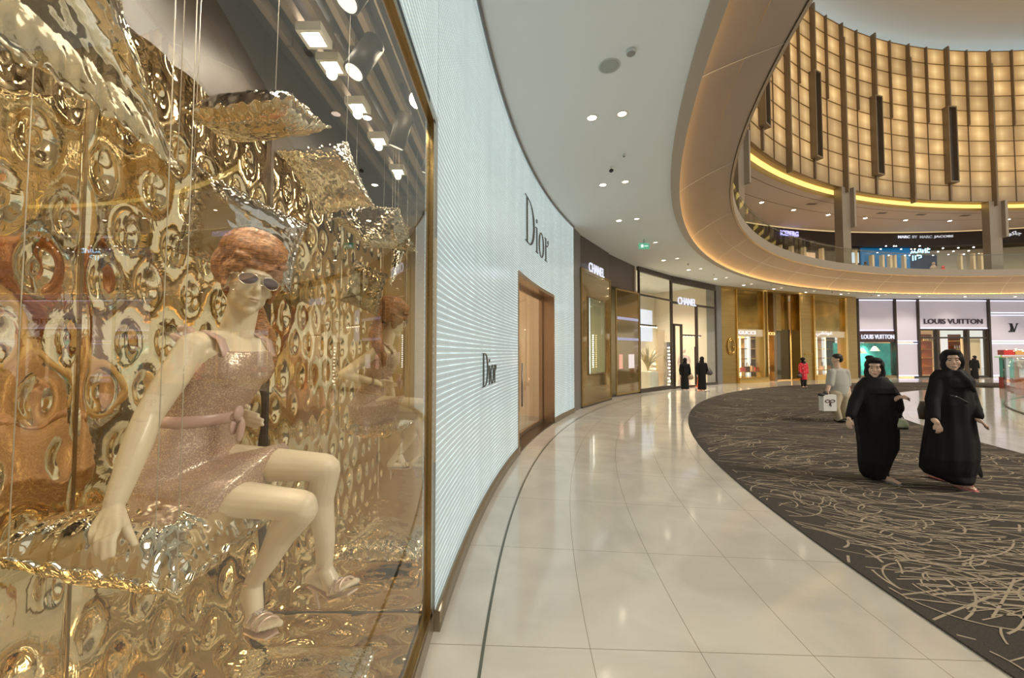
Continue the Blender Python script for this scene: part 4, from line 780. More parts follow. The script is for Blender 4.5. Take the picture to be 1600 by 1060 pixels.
# spotlights in the window
bulb = emis('spot_bulb', (1, .93, .80), 40); labs = ['square recessed spotlight over the near end of the foil display', 'square recessed spotlight above the seated mannequin', 'square recessed spotlight above the pale foil cushions', 'square recessed spotlight next to the end mirror']
for k, y in enumerate((.75, 1.31, 1.76, 2.17)):
    c = Vector((-1.12, y, ZCB-.03)); r_ = thing('spotlight', labs[k], 'spotlight', c, 'spotlights in the display window'); mb = MB()
    for a, b_ in (((-.07, -.07), (.07, -.05)), ((-.07, .05), (.07, .07)), ((-.07, -.05), (-.05, .05)), ((.05, -.05), (.07, .05))): mb.box((c.x+a[0], c.y+a[1], c.z-.02), (c.x+b_[0], c.y+b_[1], c.z+.03))
    part('square_frame', mb, pm('frame_white', (.7, .68, .62), .4), r_); mb = MB(); mb.lathe(c, [(.045, -.01), (.04, .02)]); part('lamp_face', mb, bulb, r_)
    lamp('display_spot', 'SPOT', (c.x, c.y, c.z-.06), 42, (1, .87, .66), (c.x+.05*(k % 2), c.y-.02, 0), .03, 2.4, .8)
for k, (x, y) in enumerate(((-.75, 1.95), (-.62, 1.55))):   # theatre style heads
    c = Vector((x, y, ZCB-.32)); r_ = thing('track_spotlight', ('dark cylindrical spotlight head hanging near the end mirror', 'dark cylindrical spotlight head hanging near the glass')[k], 'spotlight', c, 'hanging spotlight heads'); mb = MB(); d = Vector((-.4, -.3, -1)).normalized()
    mb.tube([c-d*.11, c+d*.11], .055, 16); part('lamp_head', mb, M['soot'], r_); mb = MB(); mb.tube([c-d*.05+Vector((.06, 0, 0)), c+Vector((.06, 0, .15)), Vector((c.x, c.y, ZCB))], .012, 6); part('bracket', mb, M['black'], r_)
    mb = MB(); mb.tube([c+d*.111, c+d*.114], .045, 16); part('lens', mb, emis('lens_glow', (1, .9, .75), 1.5), r_)
for k in range(5): lamp('display_ambient', 'POINT', (XG-.12, .2+k*.48, 3.2), 3.0, (1, .84, .6), size=.05)
# ---------------------------------------------------------------- foil cushions
wirem = pm('nylon_wire', (.75, .7, .6), .3)
def cushion(label, C, thick, nrm, mat, wires=(), seed=0, n=64, group='foil cushions in the window', wrink=1.0):
    C = [Vector(c) for c in C]; cen = sum(C, Vector())/4; nrm = Vector(nrm).normalized(); r_ = thing('foil_cushion', label, 'cushion', cen, group); top = []; bot = []
    edge = min((C[1]-C[0]).length, (C[3]-C[0]).length)
    for j in range(n+1):
        for i in range(n+1):
            u, v = i/n*2-1, j/n*2-1
            pu = .09*(1-u*u)*(1 if v > 0 else -1)*abs(v)**3; pv = .09*(1-v*v)*(1 if u > 0 else -1)*abs(u)**3   # edges drawn inwards
            uu, vv = u-pv, v-pu; a, b_ = (uu+1)/2, (vv+1)/2
            p = C[0]*(1-a)*(1-b_)+C[1]*a*(1-b_)+C[2]*a*b_+C[3]*(1-a)*b_
            e = (max(0, 1-abs(u)**3.0))**.55*(max(0, 1-abs(v)**3.0))**.55
            du, dv = 1-abs(u), 1-abs(v); w = 0
            w += math.exp(-du/.22)*(.9*math.sin(v*17+seed+7*noise.noise(Vector((v*3, seed, u*2))))+.5*math.sin(v*41+seed*2+6*noise.noise(Vector((v*5, u*3, seed)))))
            w += math.exp(-dv/.22)*(.9*math.sin(u*19+seed*1.7+7*noise.noise(Vector((u*3, seed, v*2))))+.5*math.sin(u*37+seed+6*noise.noise(Vector((u*5, v*3, seed+4)))))
            w += 2.2*noise.noise(Vector((u*2.2, v*2.2, seed)))+.9*abs(noise.noise(Vector((u*6, v*6, seed+9))))
            q = thick*e; ww = thick*.055*wrink*w*min(1, e*2.2); edw = edge*.012*(math.sin(19*(u+v)+seed)+math.sin(31*(u-v)))*max(abs(u), abs(v))**8
            top.append(p+nrm*(q+ww+edw)); bot.append(p-nrm*(q*.8+ww*.8-edw))
    mb = MB(); mb.v = top+bot; N = (n+1)*(n+1)
    for j in range(n):
        for i in range(n):
            a = j*(n+1)+i; mb.f.append((a, a+1, a+n+2, a+n+1)); mb.f.append((N+a, N+a+n+1, N+a+n+2, N+a+1))
    mb.m = [0]*len(mb.f); mb.sm = [True]*len(mb.f); part('foil_cover', mb, mat, r_)
    S = MB()   # flat welded seam all round
    P = []
    for i in range(n): P.append(i)
    for j in range(n): P.append(j*(n+1)+n)
    for i in range(n): P.append(n*(n+1)+n-i)
    for j in range(n): P.append((n-j)*(n+1))
    pts = [top[i] for i in P]; out = [p+(p-cen).normalized()*edge*.035 for p in pts]; m = len(pts)
    S.add([p+nrm*.001 for p in pts]+[p+nrm*.001 for p in out]+[p-nrm*.001 for p in pts]+[p-nrm*.001 for p in out], [(i, (i+1) % m, m+(i+1) % m, m+i) for i in range(m)]+[(2*m+i, 3*m+i, 3*m+(i+1) % m, 2*m+(i+1) % m) for i in range(m)]+[(m+i, m+(i+1) % m, 3*m+(i+1) % m, 3*m+i) for i in range(m)], 0, True)
    part('welded_seam', S, mat, r_)
    for q in wires:
        p = C[q] if isinstance(q, int) else Vector(q); mb = MB(); mb.tube([p, Vector((p.x+.01, p.y+.01, ZCB))], .0013, 6); part('hanging_wire', mb, wirem, r_)
    return r_
cushion('huge gold foil cushion hanging at the top corner, pointing down towards the hair', [at(277, 262, 1.20), at(165, -40, 1.0), at(-60, -330, .68), at(-60, 15, .80)], .07, (.7, -.4, .6), pale_foil, (0, ), 1.3)
cushion('flat gold foil cushion hanging high between the wires, edge on', [at(290, 172, 1.42), at(455, 152, 1.45), at(513, 200, 1.62), at(345, 212, 1.75)], .075, (.15, -.25, 1), pale_foil, (at(430, 155, 1.5), ), 2.1)
cushion('small square gold foil cushion hanging nearest the end mirror', [at(436, 236, 1.95), at(541, 224, 1.85), at(583, 322, 1.85), at(500, 334, 1.98)], .075, (.45, -.8, .2), pale_foil, (1,), 4.4)
cushion('silvery foil cushion hanging right behind the red hair', [at(303, 257, 1.50), at(478, 352, 1.72), at(452, 456, 1.72), at(275, 392, 1.53)], .045, (.6, -.75, .2), foil('silver_foil', (.58, .56, .52), .04, 6, .04), (0, ), 6.2, wrink=.5)
seat = cushion('large gold foil cushion carrying the seated mannequin', [at(-40, 868, .93), at(275, 925, 1.04), at(432, 800, 1.50), (-1.33, 1.52, 1.0)], .125, (.03, -.12, 1), pale_foil, (1, at(240, 905, 1.06), at(12, 872, .95)), 8.0, n=80)
cushion('crumpled gold foil cushion lying on the foil floor beneath the feet', [at(330, 1130, 1.42), at(560, 1130, 1.5), (-.64, 1.88, .215), (-1.22, 1.88, .215)], .085, (0, -.1, 1), pale_foil, (), 11.0)
# ---------------------------------------------------------------- seated display mannequin
V3 = Vector
def frame_from(fwd, up=(0, 0, 1), roll=0):   # columns: side (left), forward, up
    f_ = V3(fwd).normalized(); s_ = V3(up).cross(f_).normalized()*-1; u_ = s_.cross(f_); R = Matrix((s_, f_, u_)).transposed(); return R @ Matrix.Rotation(roll, 3, 'Y')
def head_skin(mb, c, R, k=1.0, ears=True):
    def P(x, y, z): return V3(c)+R @ (V3((x, y, z))*k)
    def E(x, y, z, a, b, d): mb.ell(P(x, y, z), (a*k, b*k, d*k), R)
    E(0, -.018, .045, .074, .092, .083); E(0, .010, -.012, .060, .073, .085); E(0, .030, -.065, .037, .043, .042); E(0, .052, -.092, .020, .022, .018)
    for s_ in (-1, 1):
        E(s_*.034, .048, -.022, .021, .022, .026); E(s_*.040, .0, -.055, .016, .045, .028)
        if ears: E(s_*.072, -.012, -.008, .010, .018, .030)
    E(0, .070, .035, .045, .018, .014); cap(mb, P(0, .078, .018), P(0, .094, -.020), .007*k, .011*k); E(0, .088, -.026, .015, .012, .008)
    E(0, .072, -.052, .022, .016, .007); E(0, .070, -.063, .019, .015, .007)
sk = pm('mannequin_skin', (.80, .68, .49), .38, coat=.15)
man = thing('mannequin', 'pale seated display mannequin in a glittering rose dress and sunglasses', 'mannequin', (-1.13, 1.38, 1.0))
fw = V3((math.cos(math.radians(-10)), math.sin(math.radians(-10)), 0)); sd = V3((-fw.y, fw.x, 0))
TR = [((-1.15, 1.39, 1.10), .13, .165), ((-1.155, 1.39, 1.18), .135, .175), ((-1.13, 1.39, 1.27), .108, .15), ((-1.095, 1.40, 1.365), .088, .115), ((-1.055, 1.41, 1.45), .100, .128), ((-1.02, 1.415, 1.53), .110, .140), ((-1.01, 1.42, 1.60), .088, .150), ((-1.015, 1.43, 1.655), .055, .11)]
HC = V3((-.945, 1.412, 1.845)); HR = frame_from((math.cos(math.radians(-40)), math.sin(math.radians(-40)), -.10), roll=math.radians(-9))
mb = MB(); loft(mb, TR, fw, sd)
for s_ in (-1, 1): mb.ell(V3((-1.02, 1.415, 1.54))+fw*.052+sd*.055*s_, (.055, .060, .062))
cap(mb, (-1.01, 1.43, 1.64), (-.968, 1.425, 1.80), .056, .048); cap(mb, (-1.01, 1.43, 1.635), (-1.035, 1.31, 1.625), .05, .048); cap(mb, (-1.01, 1.43, 1.635), (-1.015, 1.54, 1.62), .05, .046)
head_skin(mb, HC, HR)
# legs
chain(mb, [(-1.10, 1.335, 1.135), (-.90, 1.33, 1.11), (-.705, 1.335, 1.088)], [.072, .058, .049]); RK = V3((-.70, 1.335, 1.072)); RA_ = at(396, 910, 1.40)
m1 = RK.lerp(RA_, .33)+V3((-.02, .015, 0)); chain(mb, [RK, m1, RK.lerp(RA_, .72), RA_], [.048, .049, .035, .029])
chain(mb, [(-1.12, 1.46, 1.19), (-.88, 1.45, 1.192), (-.675, 1.43, 1.188)], [.080, .060, .048]); LK = V3((-.668, 1.435, 1.18)); LA = at(507, 884, 1.50)
m2 = LK.lerp(LA, .33)+V3((-.028, .01, 0)); chain(mb, [LK, m2, LK.lerp(LA, .72), LA], [.047, .048, .035, .029])
def foot(A, heel, ball, toe):
    chain(mb, [A, heel], [.028, .023]); chain(mb, [A+V3((0, 0, -.01)), ball.lerp(A, .35), ball], [.028, .028, .026]); chain(mb, [heel, ball], [.02, .02])
    s_ = (toe-ball).cross(V3((0, 0, 1))).normalized()
    for k in range(5): o_ = s_*(.013*(k-2)); cap(mb, ball+o_, ball.lerp(toe, (1, .97, .92, .85, .76)[k])+o_*1.05, .011, (.011, .008, .0075, .007, .0065)[k])
RH, RB, RT = at(385, 932, 1.45), at(398, 968, 1.37), at(424, 982, 1.31)
LH, LB, LT = at(486, 903, 1.53), at(524, 922, 1.49), at(548, 914, 1.45)
foot(RA_, RH, RB, RT); foot(LA, LH, LB, LT)
# arms
RS = V3((-1.04, 1.285, 1.62)); RE = at(232, 650, 1.17); RW_ = at(180, 785, 1.06); chain(mb, [RS, RS.lerp(RE, .5), RE, RE.lerp(RW_, .35), RW_], [.045, .042, .035, .036, .0245])
LS = V3((-1.015, 1.555, 1.615)); LE = V3((-1.235, 1.68, 1.44)); LW = V3((-1.05, 1.545, 1.375)); chain(mb, [LS, LS.lerp(LE, .5), LE, LE.lerp(LW, .4), LW], [.045, .040, .034, .032, .023])
def fingers(W, roots, tips, rr, thumb, lift):
    pc = sum(roots, V3())/len(roots)
    for r in roots: cap(mb, W.lerp(r, .15), r, .016, .0105)
    for r, t, q in zip(roots, tips, rr): mid = r.lerp(t, .48)+lift; chain(mb, [r, mid, t], [q+.0012, q, q-.0012])
    chain(mb, [W.lerp(thumb[0], .3)]+thumb, [.014]+[.0125, .0105, .0085][:len(thumb)])
hD = 1.02
fingers(RW_, [at(148, 824, hD), at(159, 828, hD-.005), at(171, 829, hD-.005), at(183, 826, hD)], [at(144, 850, hD-.02), at(152, 866, hD-.03), at(163, 872, hD-.035), at(175, 868, hD-.03)], [.0075, .0085, .009, .0088], [at(192, 812, 1.05), at(201, 834, 1.05), at(210, 850, 1.04)], V3((.002, -.008, .006)))
fingers(LW, [at(372, 640, 1.50), at(374, 647, 1.49), at(375, 654, 1.485), at(376, 661, 1.48)], [at(404, 649, 1.46), at(410, 657, 1.45), at(410, 664, 1.445), at(402, 669, 1.45)], [.0078, .0085, .0085, .0075], [at(362, 632, 1.48), at(376, 632, 1.46), at(388, 637, 1.45)], V3((0, -.006, .004)))
putw('body', blob(mb, .0042, 4), sk, man)
# lips, brows drawn as slight tint
# dress
def glitter():
    m, nt, b = nodes('glitter_cloth'); tc = nt.nodes.new('ShaderNodeTexCoord'); v = nt.nodes.new('ShaderNodeTexVoronoi'); v.inputs['Scale'].default_value = 330; nt.links.new(tc.outputs['Object'], v.inputs['Vector'])
    wn = nt.nodes.new('ShaderNodeSeparateColor'); nt.links.new(v.outputs['Color'], wn.inputs[0]); g = mathn(nt, 'GREATER_THAN', wn.outputs[0], .72)
    mx = nt.nodes.new('ShaderNodeMix'); mx.data_type = 'RGBA'; nt.links.new(g, mx.inputs[0]); mx.inputs[6].default_value = (.52, .36, .28, 1); mx.inputs[7].default_value = (.95, .78, .62, 1); nt.links.new(mx.outputs[2], b.inputs['Base Color'])
    nt.links.new(mathn(nt, 'MULTIPLY', g, .9), b.inputs['Metallic']); b.inputs['Roughness'].default_value = .38
    bp = nt.nodes.new('ShaderNodeBump'); bp.inputs['Strength'].default_value = .9; bp.inputs['Distance'].default_value = .004; nt.links.new(wn.outputs[1], bp.inputs['Height']); nt.links.new(bp.outputs[0], b.inputs['Normal']); return m
gl_ = glitter(); satin = pm('rose_satin', (.62, .42, .36), .3, sheen=.3)
mb = MB(); o_ = .0095
loft(mb, [((c[0], c[1], c[2]), a+o_, b_+o_) for c, a, b_ in TR[:6]]+[((-1.003, 1.417, 1.580), .108, .138), ((-.997, 1.42, 1.603), .100, .118)], fw, sd)
for s_ in (-1, 1): mb.ell(V3((-1.02, 1.415, 1.54))+fw*.052+sd*.055*s_, (.064, .068, .068))
for s_ in (-1, 1): cap(mb, V3((-1.0, 1.42, 1.55))+fw*.06+sd*s_*.06, V3((-1.01, 1.42, 1.60))+fw*.03+sd*s_*.105, .04, .022)
def ringpts(c, ax, ay, ra, rb, n=20): return [V3(c)+V3(ax)*ra*math.cos(2*math.pi*k/n)+V3(ay)*rb*math.sin(2*math.pi*k/n) for k in range(n)]
hp_ = ringpts((-1.15, 1.39, 1.10), fw, sd, .142, .178)+ringpts((-1.155, 1.39, 1.19), fw, sd, .145, .186)+ringpts((-1.14, 1.39, 1.05), fw, sd, .11, .15)
mb.hull(hp_+ringpts((-.865, 1.455, 1.195), (.2, 0, .98), (0, 1, 0), .074, .082)+ringpts((-.93, 1.33, 1.125), (.35, 0, .94), (0, 1, 0), .074, .078))
nm = blob(mb, .006, 3)
for v in nm.vertices:   # pulled folds over hips and waist
    p = v.co; t = max(0, min(1, (1.40-p.z)/.12))*max(0, min(1, (p.x+1.30)/.1)); ph = (p.z-1.2)*52+(p.x+1.1)*-30+3*noise.noise(p*5); v.co = p+v.normal*.0042*t*math.sin(ph)*max(0, 1-abs(p.z-1.27)/.12)+v.normal*.002*noise.noise(p*16)
dress = putw('dress', nm, gl_, man, 'glittering rose dress')
mb = MB(); loft(mb, [((-1.098, 1.398, 1.352), .101, .128), ((-1.092, 1.40, 1.37), .102, .129), ((-1.083, 1.402, 1.392), .103, .130)], fw, sd, 40); part('belt', mb, satin, man, 'satin belt with bow')
bc = at(373, 655, 1.34); mb = MB()
for p, q, w in ((bc, bc+V3((.012, -.02, .045)), .022), (bc, bc+V3((-.02, -.015, -.05)), .022), (bc, bc+V3((.028, -.02, -.075)), .014), (bc+V3((0, 0, 0)), bc+V3((-.012, -.02, .02)), .02)): mb.ell((p+q)/2, (.010, w, (q-p).length/2), Matrix.Rotation(rnd.uniform(-.4, .4), 3, 'Y'))
mb.ell(bc, (.014, .014, .016)); part('bow', mb, satin, man)
for s_ in (-1, 1):   # shoulder straps
    a_ = V3((-1.0, 1.42, 1.59))+fw*.068+sd*s_*.098; b_ = V3((-1.015, 1.42, 1.672))+sd*s_*.105+fw*.01; c_ = V3((-1.03, 1.42, 1.62))-fw*.055+sd*s_*.10; mb = MB(); m_ = [a_, a_.lerp(b_, .5)+fw*.018+V3((0, 0, .012)), b_, b_.lerp(c_, .6)-fw*.012+V3((0, 0, .004)), c_]
    rs = [[p+sd*.016+V3((0, 0, .003)), p-sd*.016+V3((0, 0, .003)), p-sd*.016-V3((0, 0, .003)), p+sd*.016-V3((0, 0, .003))] for p in m_]; mb.rings(rs, 0, True)
    if s_ < 0:
        k_ = V3((-1.06, 1.29, 1.665)); mb.ell(k_, (.018, .014, .022)); mb.ell(k_+V3((-.03, -.005, -.02)), (.032, .006, .014), Matrix.Rotation(.5, 3, 'Y')); mb.ell(k_+V3((-.02, 0, .014)), (.02, .008, .012))
    part('shoulder_strap', mb, satin, man)
# hair
def hairmat():
    m, nt, b = nodes('auburn_hair'); tc = nt.nodes.new('ShaderNodeTexCoord'); mp = nt.nodes.new('ShaderNodeMapping'); mp.inputs['Scale'].default_value = (22, 22, 160); mp.inputs['Rotation'].default_value = (.15, .25, 0); nt.links.new(tc.outputs['Object'], mp.inputs[0])
    n = nt.nodes.new('ShaderNodeTexNoise'); n.inputs['Scale'].default_value = 1.6; n.inputs['Detail'].default_value = 7; n.inputs['Distortion'].default_value = .6; nt.links.new(mp.outputs[0], n.inputs['Vector'])
    r = nt.nodes.new('ShaderNodeValToRGB'); r.color_ramp.elements[0].position = .35; r.color_ramp.elements[1].position = .68; r.color_ramp.elements[0].color = (.14, .05, .018, 1); r.color_ramp.elements[1].color = (.60, .28, .12, 1)
    nt.links.new(n.outputs[0], r.inputs[0]); nt.links.new(r.outputs[0], b.inputs['Base Color']); b.inputs['Roughness'].default_value = .36; b.inputs['Anisotropic'].default_value = .6
    bp = nt.nodes.new('ShaderNodeBump'); bp.inputs['Strength'].default_value = .5; bp.inputs['Distance'].default_value = .004; nt.links.new(n.outputs[0], bp.inputs['Height']); nt.links.new(bp.outputs[0], b.inputs['Normal']); return m
hm = hairmat(); mb = MB()
def HP(x, y, z): return HC+HR @ V3((x, y, z))
def HE(x, y, z, a, b, c, rz=0): mb.ell(HP(x, y, z), (a, b, c), HR @ Matrix.Rotation(rz, 3, 'Y'))
HE(0, -.035, .124, .108, .112, .084); HE(0, .015, .112, .094, .088, .062); HE(-.03, -.07, .07, .088, .08, .08); HE(.03, -.07, .06, .085, .075, .085); HE(0, -.09, .0, .062, .045, .07)
HE(-.045, .048, .070, .050, .040, .026, .35); HE(.035, .055, .074, .052, .036, .024, -.25); HE(-.078, -.005, .030, .016, .048, .050); HE(.080, -.005, .035, .014, .042, .046); HE(-.082, -.03, -.01, .014, .03, .045); HE(.080, .012, .004, .007, .014, .045); HE(0, .065, .066, .05, .022, .018); HE(-.058, .040, .058, .028, .034, .040); HE(.060, .040, .060, .026, .032, .036)
chain(mb, [HP(0, -.10, .02), (-1.03, 1.52, 1.82), (-1.04, 1.575, 1.74), (-1.01, 1.60, 1.66), (-.975, 1.585, 1.57), (-.965, 1.57, 1.50)], [.05, .048, .048, .043, .030, .010])
nm = blob(mb, .0052, 3)
for v in nm.vertices:
    q = HR.inverted() @ (v.co-HC); a = math.atan2(q.x, q.y+.03); v.co += v.normal*(.0022*math.sin(a*34+q.z*40+4*noise.noise(q*12))+.004*noise.noise(q*14))-v.normal*.010*math.exp(-((q.z-.085+.25*abs(q.x))/.010)**2)*(1 if q.y > -.02 else 0)
hair = putw('hair', nm, hm, man, 'auburn bouffant hair with a low ponytail')
mb = MB(); mb.ell((-1.022, 1.512, 1.83), (.05, .05, .014)); part('hair_band', mb, pm('hair_tie', (.05, .02, .01), .5), hair)
# sunglasses
sg = thing('sunglasses', 'aviator sunglasses with dark violet lenses and pale metal rims on the mannequin', 'sunglasses', HP(0, .095, .012)); rim = pm('rim_metal', (.8, .72, .6), .2, .9); lens = pm('dark_lens', (.075, .05, .065), .08, coat=1)
for s_ in (-1, 1):
    pts = []
    for k in range(28):
        a = 2*math.pi*k/28; x = s_*.0345+.0275*math.cos(a)*(1-.10*math.sin(a)*0); z = .013+.0235*math.sin(a)*(1 if math.sin(a) < 0 else .72); x += s_*.004*(-math.sin(a)) ; y = .099-.35*max(0, abs(x)-.01)**1.0*.55; pts.append(HP(x, y, z))
    mb = MB(); c0 = sum(pts, V3())/28; n0 = HR @ V3((0, 1, 0)); mb.add(pts+[c0+n0*.004]+[p-n0*.002 for p in pts]+[c0+n0*.002], [(k, (k+1) % 28, 28) for k in range(28)]+[(29+(k+1) % 28, 29+k, 57) for k in range(28)], 0, True); part('lens', mb, lens, sg)
    mb = MB(); mb.tube(pts+[pts[0]], .0019, 6); part('rim', mb, rim, sg)
    mb = MB(); mb.tube([HP(s_*.061, .082, .02), HP(s_*.073, .07, .02), HP(s_*.079, .0, .012), HP(s_*.078, -.02, .0)], .0022, 6); part('temple_arm', mb, rim, sg)
mb = MB(); mb.tube([HP(-.011, .099, .022), HP(0, .102, .025), HP(.011, .099, .022)], .0016, 6); mb.tube([HP(-.03, .093, .031), HP(0, .1, .034), HP(.03, .093, .031)], .0014, 6); part('bridge', mb, rim, sg)
# lips
mb = MB(); mb.ell(HP(0, .083, -.052), (.016, .008, .0045), HR); mb.ell(HP(0, .080, -.061), (.014, .009, .005), HR); part('lips', mb, pm('pale_lip', (.74, .56, .43), .35), man)
# bracelet and strappy sandals
mb = MB(); w_ = (LE-LW).normalized(); 
for k in range(14):
    a = 2*math.pi*k/14; u_ = w_.orthogonal().normalized(); v_ = w_.cross(u_); mb.ell(LW+w_*.02+(u_*math.cos(a)+v_*math.sin(a))*.029, (.008, .008, .008), n=8)
solo('bracelet', mb, pm('crystal', (.5, .4, .35), .1, .8), 'crystal bead bracelet on the bent wrist of the seated mannequin', 'bracelet')
shoe_m = pm('rose_gold_leather', (.78, .58, .45), .25, .5); jewel = pm('jewel', (.75, .72, .8), .08, .9)
for (A, Hh, B, T, lab) in ((RA_, RH, RB, RT, 'jewelled rose gold sandal on the lower foot'), (LA, LH, LB, LT, 'jewelled rose gold sandal on the crossed, higher foot')):
    r_ = thing('sandal', lab, 'sandal', B, 'sandals of the mannequin'); f_ = (T-B).normalized(); s_ = f_.cross(V3((0, 0, 1))).normalized(); dn = f_.cross(s_).normalized(); dn = dn if dn.z < 0 else -dn
    mb = MB(); rs = []
    for p, w in ((Hh, .022), (Hh.lerp(B, .5), .020), (B, .035), (B.lerp(T, .6), .034), (T, .022)): p = p+dn*.021; rs.append([p-s_*w, p+s_*w, p+s_*w+dn*.007, p-s_*w+dn*.007])
    mb.rings(rs, 0, False); part('sole', mb, shoe_m, r_)
    mb = MB(); hv = ((Hh-A).normalized()+dn*.8).normalized(); mb.tube([Hh+dn*.022, Hh+dn*.06, Hh+dn*.115], [.014, .008, .0055], 10); part('heel', mb, shoe_m, r_)
    for t in (.15, .45, .8):
        c = B.lerp(T, t); mb = MB(); mb.tube([c+s_*.034*math.cos(a)-dn*.027*math.sin(a) for a in [math.pi*k/10 for k in range(11)]], .005, 6); part('strap', mb, shoe_m, r_)
    c = A.lerp(Hh, .25); ax = (V3(A)-V3(B)).normalized(); u_ = ax.orthogonal().normalized(); v_ = ax.cross(u_); mb = MB(); mb.tube([A+V3((0, 0, .0))+(u_*math.cos(a)+v_*math.sin(a))*.031 for a in [2*math.pi*k/16 for k in range(17)]], .0035, 6); part('ankle_strap', mb, shoe_m, r_)
    mb = MB(); cc = B.lerp(T, .3)-dn*.03
    for k in range(9): mb.ell(cc+s_*.009*(k % 3-1)+f_*.009*(k//3-1), (.006, .006, .006), n=8)
    part('jewel_cluster', mb, jewel, r_)
# ---------------------------------------------------------------- people
skin = pm('skin', (.72, .49, .37), .5); aby = pm('black_cloth', (.010, .009, .010), .75, spec=.2, bump=.2, bscale=20); scarf = pm('black_scarf', (.013, .012, .014), .7, spec=.25)
eye = pm('dark_eye', (.03, .02, .015), .3); lipm = pm('lip', (.5, .2, .17), .4); brow = pm('brow', (.06, .035, .025), .6)
def face_bits(parent, c, R, k=1):
    def P(x, y, z): return V3(c)+R @ (V3((x, y, z))*k)
    for s_ in (-1, 1):
        mb = MB(); mb.ell(P(s_*.028, .077, .008), (.012*k, .006*k, .0055*k), R, 8); part('eye', mb, eye, parent)
        mb = MB(); mb.ell(P(s_*.028, .086, .030), (.018*k, .005*k, .0035*k), R, 8); part('eyebrow', mb, brow, parent)
    mb = MB(); mb.ell(P(0, .085, -.056), (.022*k, .008*k, .007*k), R, 8); part('lips', mb, lipm, parent)
def hand(mb, W, d, up, k=1.0, curl=.4, ts=1):   # W wrist, d pointing direction, up back of hand
    d = V3(d).normalized(); up = V3(up).normalized(); s_ = d.cross(up).normalized()*ts
    for i in range(4):
        o = s_*(.030-.0205*i)*k; r = W+d*.078*k+o; L = (.066, .075, .070, .055)[i]*k; cap(mb, W+o*.4, r, .014*k, .0095*k)
        m_ = r+d*L*.5-up*L*curl*.25; t = m_+d*L*.38-up*L*curl*.75; chain(mb, [r, m_, t], [.0088*k, .0082*k, .0070*k])
    b0 = W+d*.02*k+s_*.022*k; chain(mb, [b0, b0+d*.032*k+s_*.022*k-up*.01*k, b0+d*.062*k+s_*.024*k-up*.02*k], [.013*k, .011*k, .009*k])
def inner(mb, neck, hip, arms, feet):   # trunk and limbs hidden by the clothes, so the body is one
    cap(mb, neck, hip, .055, .07)
    for a in arms: chain(mb, [neck]+list(a), [.035]*2+[.026]*(len(a)-1))
    for q in feet: cap(mb, hip, q, .05, .035)
def rel(D, bx): return lambda px, py, dd=0.0: at(px, py, D+dd)
# --- shorter woman in black, left
D = 4.94; w = rel(D, 0); k = .92; HCn = w(1366.5, 576, -.02); R1 = frame_from((-.66, -.75, -.03))
p1 = thing('person', 'shorter woman in a loose black abaya and headscarf walking with a pale green handbag', 'person', (w(1372, 750).x, D, ZC))
mb = MB(); head_skin(mb, HCn, R1, 1.04, False); cap(mb, HCn-V3((0, 0, .05)), HCn-V3((0, -.02, .2)), .05, .06)
hw1 = w(1326, 655, -.12); hand(mb, hw1, (-.10, -.15, -1), (-1, -.2, 0), .82, .3, -1); cap(mb, w(1332, 641, -.068), hw1, .026, .022)
hw2 = w(1405, 621, -.12); hand(mb, hw2, (1, -.25, .15), (.1, -.4, 1), .82, 1.0, 1); cap(mb, w(1396, 625, -.08), hw2, .03, .024)
a_f = onz(1386, 750, ZC+.03); b_f = onz(1362, 741, ZC+.05)
for A_ in (a_f, b_f):
    cap(mb, A_+V3((0, .05, .07)), A_+V3((0, .03, .03)), .035, .03); chain(mb, [A_+V3((-.01, .06, .01)), A_+V3((.03, -.03, .0)), A_+V3((.05, -.085, -.008))], [.03, .034, .02])
    for i in range(5): cap(mb, A_+V3((.015+.014*i, -.085+.004*i, -.006)), A_+V3((.02+.015*i, -.125+.009*i, -.012)), .0095, .0085)
inner(mb, HCn-V3((0, -.03, .2)), w(1370, 665, .03), [(w(1348, 604), w(1336, 628, -.03), w(1332, 641, -.068)), (w(1386, 604), w(1396, 620, -.02), w(1396, 625, -.08))], [(a_f+V3((0, .05, .07))), (b_f+V3((0, .05, .07)))]); putw('body', blob(mb, .005, 1), skin, p1); face_bits(p1, HCn, R1, 1.04)
ax, ay = V3((1, 0, 0)), V3((0, 1, 0)); mb = MB()
def X(px, py, dd=0): return w(px, py, dd)
def row_(py, p0, p1_, dd=0, th=.6): a, b = w(p0, py, dd), w(p1_, py, dd); return ((a+b)/2, (b-a).length/2, (b-a).length/2*th)
loft(mb, [row_(590, 1350, 1384), row_(600, 1341, 1391, 0, .5), row_(620, 1337, 1397, 0, .5), row_(650, 1337, 1400), row_(680, 1341, 1403, 0, .55), row_(700, 1343, 1402, 0, .55), row_(720, 1343, 1392, 0, .6), row_(738, 1345, 1386, .02, .6), row_(746, 1351, 1387, .03, .7)][::-1], ax, ay, 44, fold=.035, nf=9, seed=1)
chain(mb, [w(1348, 602), w(1336, 628, -.03), w(1329, 650, -.1)], [.062, .066, .052]); chain(mb, [w(1386, 602), w(1398, 622, -.02), w(1402, 638, -.06)], [.062, .07, .068]); chain(mb, [w(1401, 632, -.04), w(1402, 650, -.06)], [.06, .045]); chain(mb, [w(1398, 618, -.05), w(1404, 622, -.1)], [.05, .04])
abaya = putw('abaya', blob(mb, .011, 2), aby, p1)
mb = MB(); q = R1
def PH(x, y, z): return HCn+R1 @ V3((x, y, z))
